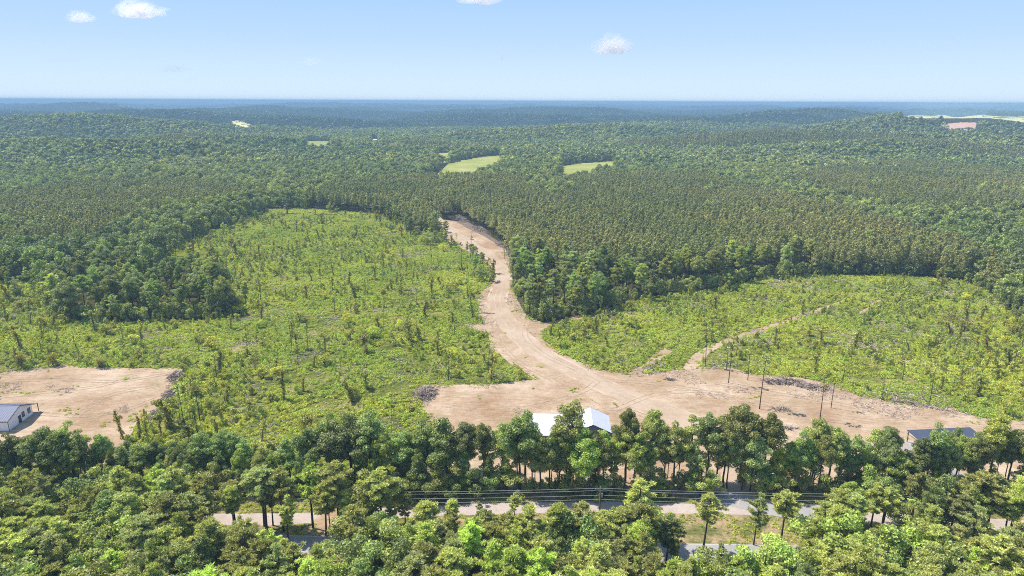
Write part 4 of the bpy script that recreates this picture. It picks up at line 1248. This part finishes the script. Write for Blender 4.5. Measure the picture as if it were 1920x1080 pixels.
def scatter(name, X, Y, Z, coll, nvar, scale, rz=None, label=None):
    n = len(X)
    print('scatter', name, n)
    me = bpy.data.meshes.new(name); me.vertices.add(n)
    me.vertices.foreach_set('co', np.stack([X, Y, Z], -1).astype(np.float32).ravel())
    rz = rng.uniform(0, 6.28, n) if rz is None else rz
    a = me.attributes.new('rot', 'FLOAT_VECTOR', 'POINT'); a.data.foreach_set('vector', np.stack([rng.normal(0, .04, n), rng.normal(0, .04, n), rz], -1).astype(np.float32).ravel())
    a = me.attributes.new('scl', 'FLOAT_VECTOR', 'POINT'); a.data.foreach_set('vector', scale.astype(np.float32).ravel())
    a = me.attributes.new('idx', 'INT', 'POINT'); a.data.foreach_set('value', rng.integers(0, nvar, n).astype(np.int32))
    o = link(name, me); tag(o, label, kind='stuff')
    ng = bpy.data.node_groups.new('scatter_' + name, 'GeometryNodeTree')
    ng.interface.new_socket('Geometry', in_out='INPUT', socket_type='NodeSocketGeometry')
    ng.interface.new_socket('Geometry', in_out='OUTPUT', socket_type='NodeSocketGeometry')
    gi = ng.nodes.new('NodeGroupInput'); go = ng.nodes.new('NodeGroupOutput')
    ci = ng.nodes.new('GeometryNodeCollectionInfo'); ci.inputs['Collection'].default_value = coll
    ci.inputs['Separate Children'].default_value = True; ci.inputs['Reset Children'].default_value = True
    ip = ng.nodes.new('GeometryNodeInstanceOnPoints'); ip.inputs['Pick Instance'].default_value = True
    def named(nm, dt):
        q = ng.nodes.new('GeometryNodeInputNamedAttribute'); q.data_type = dt; q.inputs[0].default_value = nm
        return [s for s in q.outputs if s.enabled and s.name == 'Attribute'][0]
    L = ng.links.new
    L(gi.outputs[0], ip.inputs['Points']); L(ci.outputs[0], ip.inputs['Instance'])
    L(named('idx', 'INT'), ip.inputs['Instance Index']); L(named('rot', 'FLOAT_VECTOR'), ip.inputs['Rotation']); L(named('scl', 'FLOAT_VECTOR'), ip.inputs['Scale'])
    L(ip.outputs[0], go.inputs[0])
    md = o.modifiers.new('scatter', 'NODES'); md.node_group = ng
    return o


def merge(*vf):
    V = []; F = []; o = 0
    for v, f in vf:
        V.append(np.asarray(v, float).reshape(-1, 3)); F.append(np.asarray(f) + o); o += len(V[-1])
    return np.concatenate(V), np.concatenate(F)


def far_hard(seed, n, leaf, nclump=9, h=14.0, cr=3.9):
    r = np.random.default_rng(seed); C = []; Rd = []
    for k in range(nclump):
        an = r.uniform(0, 6.28); q = math.sqrt(r.random()) * cr * .75
        z = h * (.95 - .35 * (q / cr) ** 2) - 1.6 - r.uniform(0, 2.0)
        s = r.uniform(1.2, 1.9) * cr / 3.9
        C.append([q * math.cos(an), q * math.sin(an), z]); Rd.append([s, s, s * .85])
    for k in range(nclump // 2):     # lower skirt
        an = r.uniform(0, 6.28); q = cr * .75
        C.append([q * math.cos(an), q * math.sin(an), h * r.uniform(.2, .5)]); Rd.append([1.6, 1.6, 2.4])
    return leaves(C, Rd, n, leaf, .5, 1.2, seed, up=.5)


def far_pine(seed, n, leaf, h=15.0, cr=1.9):
    r = np.random.default_rng(seed); C = []; Rd = []
    for k in range(8):
        f = k / 7; z = h * (.45 + .53 * f); q = cr * (1 - .75 * f) * .6; an = r.uniform(0, 6.28)
        C.append([q * math.cos(an), q * math.sin(an), z]); s = cr * (.75 - .5 * f) + .25; Rd.append([s, s, .9])
    V, F = leaves(C, Rd, n, leaf, .8, 1.8, seed, up=.4, shell=(.2, 1.05))
    tv, tf = tube([(0, 0, 0), (0, 0, h * .6)], [.14, .1], 4, cap=False)
    nl = len(F); V, F = merge((V, F), (np.array([tuple(v) for v in tv]), np.array(tf)))
    return V, F, [M['leaf_plant'], M['bark']], np.arange(len(F)) >= nl


def under_clump(seed, rad=1.1):
    r = np.random.default_rng(seed); C = []; Rd = []
    for k in range(6):
        an = r.uniform(0, 6.28); q = r.uniform(0, rad)
        s = r.uniform(.45, .9); C.append([q * math.cos(an), q * math.sin(an), s * .45]); Rd.append([s, s, s * r.uniform(.5, 1.0)])
    return leaves(C, Rd, 26, .38, .6, 1.3, seed, up=.5)


P_HARD = proto_collection('mid_broadleaf', [mesh_from('mh', *far_hard(50 + i, 80, .8), [M['leaf_far']]) for i in range(7)])
P_PINE = proto_collection('mid_pine', [mesh_from('mp', *far_pine(70 + i, 60, .46)) for i in range(6)])
P_HFAR = proto_collection('far_broadleaf', [mesh_from('fh', *far_hard(90 + i, 14, 2.1, 7), [M['leaf_far']]) for i in range(5)])
P_PFAR = proto_collection('far_pine', [mesh_from('fp', *far_pine(110 + i, 12, 1.15)) for i in range(4)])
P_VFAR = proto_collection('distant_crown', [mesh_from('vf', *far_hard(130 + i, 8, 4.2, 5, 14, 5.0), [M['leaf_dist']]) for i in range(4)])
P_UND = proto_collection('undergrowth_clump', [mesh_from('uc', *under_clump(150 + i), [M['leaf_under']]) for i in range(8)])
P_SCR = proto_collection('scrub_clump', [mesh_from('sc', *leaves([[0, 0, .8], [.5, .3, 1.4], [-.4, .2, .6]], [[.9, .9, .9], [.6, .6, .7], [.6, .6, .6]], 60, .4, .6, 1.3, 170 + i), [M['leaf_snag']]) for i in range(4)])

PZ = [np.array([g(a, b, 13) for a, b in q]) for q in (
    [(520, 388), (600, 352), (700, 332), (800, 323), (900, 325), (965, 332), (1000, 348), (1040, 362), (1078, 350), (1060, 330), (1200, 320), (1310, 323), (1400, 345), (1500, 372), (1600, 392), (1700, 420), (1800, 442), (1870, 470), (1880, 505),
     (1860, 545), (1500, 560), (1300, 610), (985, 660), (930, 600), (900, 440), (820, 400), (740, 420), (640, 405)],
    [(-100, 385), (60, 350), (200, 335), (330, 335), (470, 346), (450, 360), (330, 375), (240, 402), (180, 428), (0, 445), (-100, 450)],
    [(1500, 328), (1560, 308), (1700, 302), (1960, 315), (1960, 345), (1960, 372), (1800, 385), (1650, 378), (1560, 352)])]
def in_pine(x, y):
    r = np.zeros(np.shape(x), bool)
    for P in PZ: r |= inside(P, x, y)
    rr = np.hypot(x, y)
    r &= fbm(x / 28, y / 22, 79, 2) < .74
    r |= (rr > 1300) & (fbm(x / 420, y / 300, 77, 2) > .60)
    return r
def blocked(x, y):
    r = inside(CUT_L, x, y) | inside(CUT_R, x, y) | inside(YARD, x, y) | inside(PAD_L, x, y) | inside(BR_P, x, y)
    for _, P, _m in FIELDS: r |= inside(P, x, y)
    return r
def blocked2(x, y): return blocked(x, y) | inside(EDGE_R, x, y) | inside(TONGUE, x, y)


def grid(r0, r1, s, jit=.45, wide=.80):
    y = np.arange(r0 * .7, r1, s)
    x = np.arange(-r1 * wide, r1 * wide, s)
    X, Y = np.meshgrid(x, y)
    X = X + rng.uniform(-jit, jit, X.shape) * s; Y = Y + rng.uniform(-jit, jit, Y.shape) * s
    X = X.ravel(); Y = Y.ravel()
    r = np.hypot(X, Y)
    k = (r >= r0) & (r < r1) & (np.abs(X) < wide * np.hypot(Y, H) + 25)
    return X[k], Y[k]


# mid woods
X, Y = grid(165, 950, 6.2)
k = ~blocked2(X, Y) & ~in_pine(X, Y) & (Y > 210)
X, Y = X[k], Y[k]
s = rng.uniform(.7, 1.3, len(X)) * (.9 + .3 * fbm(X / 40, Y / 40, 5, 2))
scatter('mid_forest', X, Y, terrain(X, Y), P_HARD, 7, np.stack([s * rng.uniform(.85, 1.1, len(s)), s * rng.uniform(.85, 1.1, len(s)), s], -1))
X, Y = grid(250, 1150, 3.35)
k = ~blocked2(X, Y) & in_pine(X, Y)
X, Y = X[k], Y[k]
gone = (fbm(X / 14, Y / 11, 81, 2) > .72) | (rng.random(len(X)) < .06)
X, Y = X[~gone], Y[~gone]
s = rng.uniform(.86, 1.1, len(X)) * (.86 + .26 * fbm(X / 55, Y / 45, 83, 3))
wq = s * rng.uniform(.95, 1.4, len(s))
scatter('pine_plantation', X, Y, terrain(X, Y), P_PINE, 6, np.stack([wq, wq, s], -1))
# far woods
X, Y = grid(950, 2300, 8.0)
k = ~blocked(X, Y)
p = in_pine(X, Y) & (np.hypot(X, Y) > 1150)
kk = k & ~p
s = rng.uniform(.65, 1.3, kk.sum()) * (.8 + .4 * fbm(X[kk] / 60, Y[kk] / 60, 8, 2))
scatter('far_forest', X[kk], Y[kk], terrain(X[kk], Y[kk]), P_HFAR, 5, np.stack([s * 1.22, s * 1.22, s * 1.05], -1))
X, Y = grid(1150, 2300, 5.6)
k = ~blocked(X, Y) & in_pine(X, Y)
s = rng.uniform(.8, 1.1, k.sum())
scatter('far_pine_forest', X[k], Y[k], terrain(X[k], Y[k]), P_PFAR, 4, np.stack([s * 1.4, s * 1.4, s], -1))
X, Y = grid(2300, 5200, 12.5)
k = ~blocked(X, Y)
s = rng.uniform(.8, 1.4, k.sum()) * (.75 + .5 * fbm(X[k] / 90, Y[k] / 90, 8, 2))
scatter('distant_forest', X[k], Y[k], terrain(X[k], Y[k]), P_VFAR, 4, np.stack([s * 1.35, s * 1.35, s * 1.0], -1))
X, Y = grid(5200, 13000, 42.0)
k = ~blocked(X, Y)
s = rng.uniform(.7, 1.3, k.sum())
scatter('horizon_forest', X[k], Y[k], terrain(X[k], Y[k]), P_VFAR, 4, np.stack([s * 4.6, s * 4.6, s * 1.3], -1))
# undergrowth of the clear-cuts
X, Y = grid(155, 620, 1.2)
k = in_open(X, Y)
for T in TRACKS: k &= ~inside(T, X, Y) | (rng.random(len(X)) < .22)
k &= fbm(X / 9, Y / 9, 33, 3) > .28
k &= ~((fbm(X / 17, Y / 11, 91, 4) > .60) & (rng.random(len(X)) < .75))
X, Y = X[k], Y[k]
s = rng.uniform(.3, .9, len(X)) * (.6 + .8 * fbm(X / 14, Y / 14, 35, 3))
scatter('undergrowth', X, Y, np.zeros(len(X)), P_UND, 8, np.stack([s * 1.1, s * 1.1, s * rng.uniform(.6, 1.2, len(s))], -1))
X, Y = grid(138, 620, 4.2)
px, py = proj(X, Y, 0)
k = (in_open(X, Y) & (fbm(X / 25, Y / 25, 36, 3) > np.where(px < 500, .42, np.where(px > 1780, .4, .55)))) | ((inside(EDGE_R, X, Y) | inside(TONGUE, X, Y)) & ~inside(YARD, X, Y))
k |= (Y < 148) & (Y > 139) & ~inside(strip(drive_cl, 8), X, Y) & ~inside(LANE, X, Y)
for T in TRACKS: k &= ~inside(T, X, Y)
X, Y = X[k], Y[k]
s = rng.uniform(.5, 1.3, len(X))
scatter('scrub', X, Y, np.zeros(len(X)), P_SCR, 4, np.stack([s, s, s * rng.uniform(.7, 1.5, len(s))], -1))
X, Y = grid(155, 520, 2.6)
k = in_open(X, Y) & (fbm(X / 11, Y / 11, 63, 3) > .5)
for T in TRACKS: k &= ~inside(T, X, Y)
X, Y = X[k], Y[k]
s = rng.uniform(.35, .9, len(X))
scatter('tall_weeds', X, Y, np.zeros(len(X)), P_UND, 8, np.stack([s * .6, s * .6, s * rng.uniform(1.6, 3.2, len(s))], -1))
# bushy margin where the woods meet the open ground
X, Y = grid(170, 520, 3.4)
near = np.zeros(len(X), bool)
for dx, dy in ((9, 0), (-9, 0), (0, -9), (0, 9), (6, -6), (-6, -6)):
    near |= inside(CUT_R, X + dx, Y + dy) | inside(CUT_L, X + dx, Y + dy)
k = near & ~blocked(X, Y) & (Y > 200)
s = rng.uniform(.25, .62, k.sum())
scatter('forest_margin', X[k], Y[k], terrain(X[k], Y[k]), P_HARD, 7, np.stack([s * 1.15, s * 1.15, s], -1))
# weeds spreading from the edges onto the bare clearings, low tufts on the verge
X, Y = grid(110, 420, 1.1)
def edge_near(P, d):
    r_ = np.zeros(len(X), bool)
    for dx, dy in ((d, 0), (-d, 0), (0, d), (0, -d)): r_ |= ~inside(P, X + dx, Y + dy)
    return r_
bare = (inside(YARD, X, Y) | inside(PAD_L, X, Y)) & ~inside(ROAD, X, Y)
nz = fbm(X / 6, Y / 6, 51, 4)
k = bare & (((edge_near(YARD, 1.6) & inside(YARD, X, Y)) | (edge_near(PAD_L, 1.2) & inside(PAD_L, X, Y))) & (nz > .5) | (nz > .76))
vg = inside(VERGE, X, Y) & ~inside(LANE, X, Y) & ~inside(PAVED, X, Y) & ~inside(strip(drive_cl, 7), X, Y) & (nz > .47)
k |= vg
s = rng.uniform(.15, .45, k.sum())
scatter('weeds', X[k], Y[k], np.full(k.sum(), .03), P_UND, 8, np.stack([s * 1.3, s * 1.3, s], -1))
stick_protos = []
for i in range(4):
    mb = MB(); r_ = np.random.default_rng(i + 40)
    for q in range(4):
        an = r_.uniform(0, 6.28); L = r_.uniform(.4, 1.6); c = r_.normal(size=2) * .5
        mb.tube([(c[0], c[1], .1), (c[0] + math.cos(an) * L, c[1] + math.sin(an) * L, r_.uniform(.05, .5))], [.06, .03], 4)
    stick_protos.append(mb.mesh('stick', M['stick']))
P_STK = proto_collection('stick_litter', stick_protos)
X, Y = grid(150, 420, 1.6)
nz = fbm(X / 12, Y / 12, 53, 3)
k = inside(BR_P, X, Y) | (in_open(X, Y) & (nz > .58)) | ((inside(YARD, X, Y) | inside(PAD_L, X, Y)) & ~inside(ROAD, X, Y) & ((edge_near(YARD, 3) & inside(YARD, X, Y) | edge_near(PAD_L, 2.5) & inside(PAD_L, X, Y)) & (nz > .45) | (nz > .68)))
s = rng.uniform(.5, 1.5, k.sum())
scatter('branch_litter', X[k], Y[k], np.full(k.sum(), .04), P_STK, 4, np.stack([s, s, s], -1))
# ------------------------------------------------------------------ labels
NEAR_LM = [(180, 'below the slate-roofed house'), (540, 'left of the dirt driveway'), (690, 'beside the dirt driveway'), (1010, 'between dirt driveway and utility pole'), (1240, 'below the utility pole'), (1560, 'by the open paved road'), (9999, 'right of the open paved road')]
LINE_LM = [(90, 'in front of the slate-roofed house'), (350, 'below the left bare pad'), (780, 'below the left clear-cut'), (970, 'left of the white-roofed house'), (1170, 'in front of the white-roofed house'), (1440, 'above the grey driveway'), (1690, 'left of the dark open shelter'), (1850, 'in front of the dark open shelter'), (9999, 'right of the dark open shelter')]
KIND = {'pine_tree': 'pine', 'broadleaf_tree': 'hardwood', 'understorey_tree': 'bushy tree', 'thin_pine': 'bare-stemmed thin pine', 'vine_covered_snag': 'vine-wrapped broken stem', 'sapling': 'sapling', 'thin_tree': 'thin dark tree', 'edge_pine': 'pine', 'edge_hardwood': 'hardwood'}
CAT = {'pine_tree': 'pine tree', 'broadleaf_tree': 'broadleaf tree', 'understorey_tree': 'bushy tree', 'thin_pine': 'thin pine', 'vine_covered_snag': 'vine-covered snag', 'sapling': 'sapling', 'thin_tree': 'thin tree', 'edge_pine': 'edge pine', 'edge_hardwood': 'edge hardwood'}
def size_word(hs, h):
    a, b = np.percentile(hs, [33, 67]); return 'short' if h < a else ('tall' if h > b else 'middling')
hs_of = {}
for t in ALL: hs_of.setdefault(t['name'], []).append(t['h'])
bag = {}
for t in ALL:
    px, py = proj(t['x'], t['y'], 0); t['px'] = float(px)
    if t['where'] == 'near': lm = next(s for e, s in NEAR_LM if px < e)
    elif t['where'] in ('line', 'foot'): lm = next(s for e, s in LINE_LM if px < e)
    elif t['where'] == 'pad': lm = 'at the right edge of the left pad'
    elif t['where'] == 'rim': lm = 'on the far rim of the left clear-cut'
    elif t['where'] == 'end': lm = 'at the far end of the dirt road'
    elif t['where'] == 'edge': lm = 'in the plantation edge right of the road' if px > 900 else 'in the tongue of woods at the left'
    else:
        side = 'right clear-cut' if inside(CUT_R, [t['x']], [t['y']])[0] else 'left clear-cut'
        band = 'near part of' if t['y'] < 225 else ('middle of' if t['y'] < 320 else 'far part of')
        lm = 'in the %s the %s' % (band, side)
    t['base'] = '%s %s %s %s' % (size_word(hs_of[t['name']], t['h']), t['tone'], KIND[t['name']], lm)
    bag.setdefault(t['base'], []).append(t)
for base, v in bag.items():
    v.sort(key=lambda t: t['px'])
    for i, t in enumerate(v):
        tag(t['o'], base if len(v) == 1 else '%s, %s from left' % (base, ordn(i)), CAT[t['name']], t['group'])
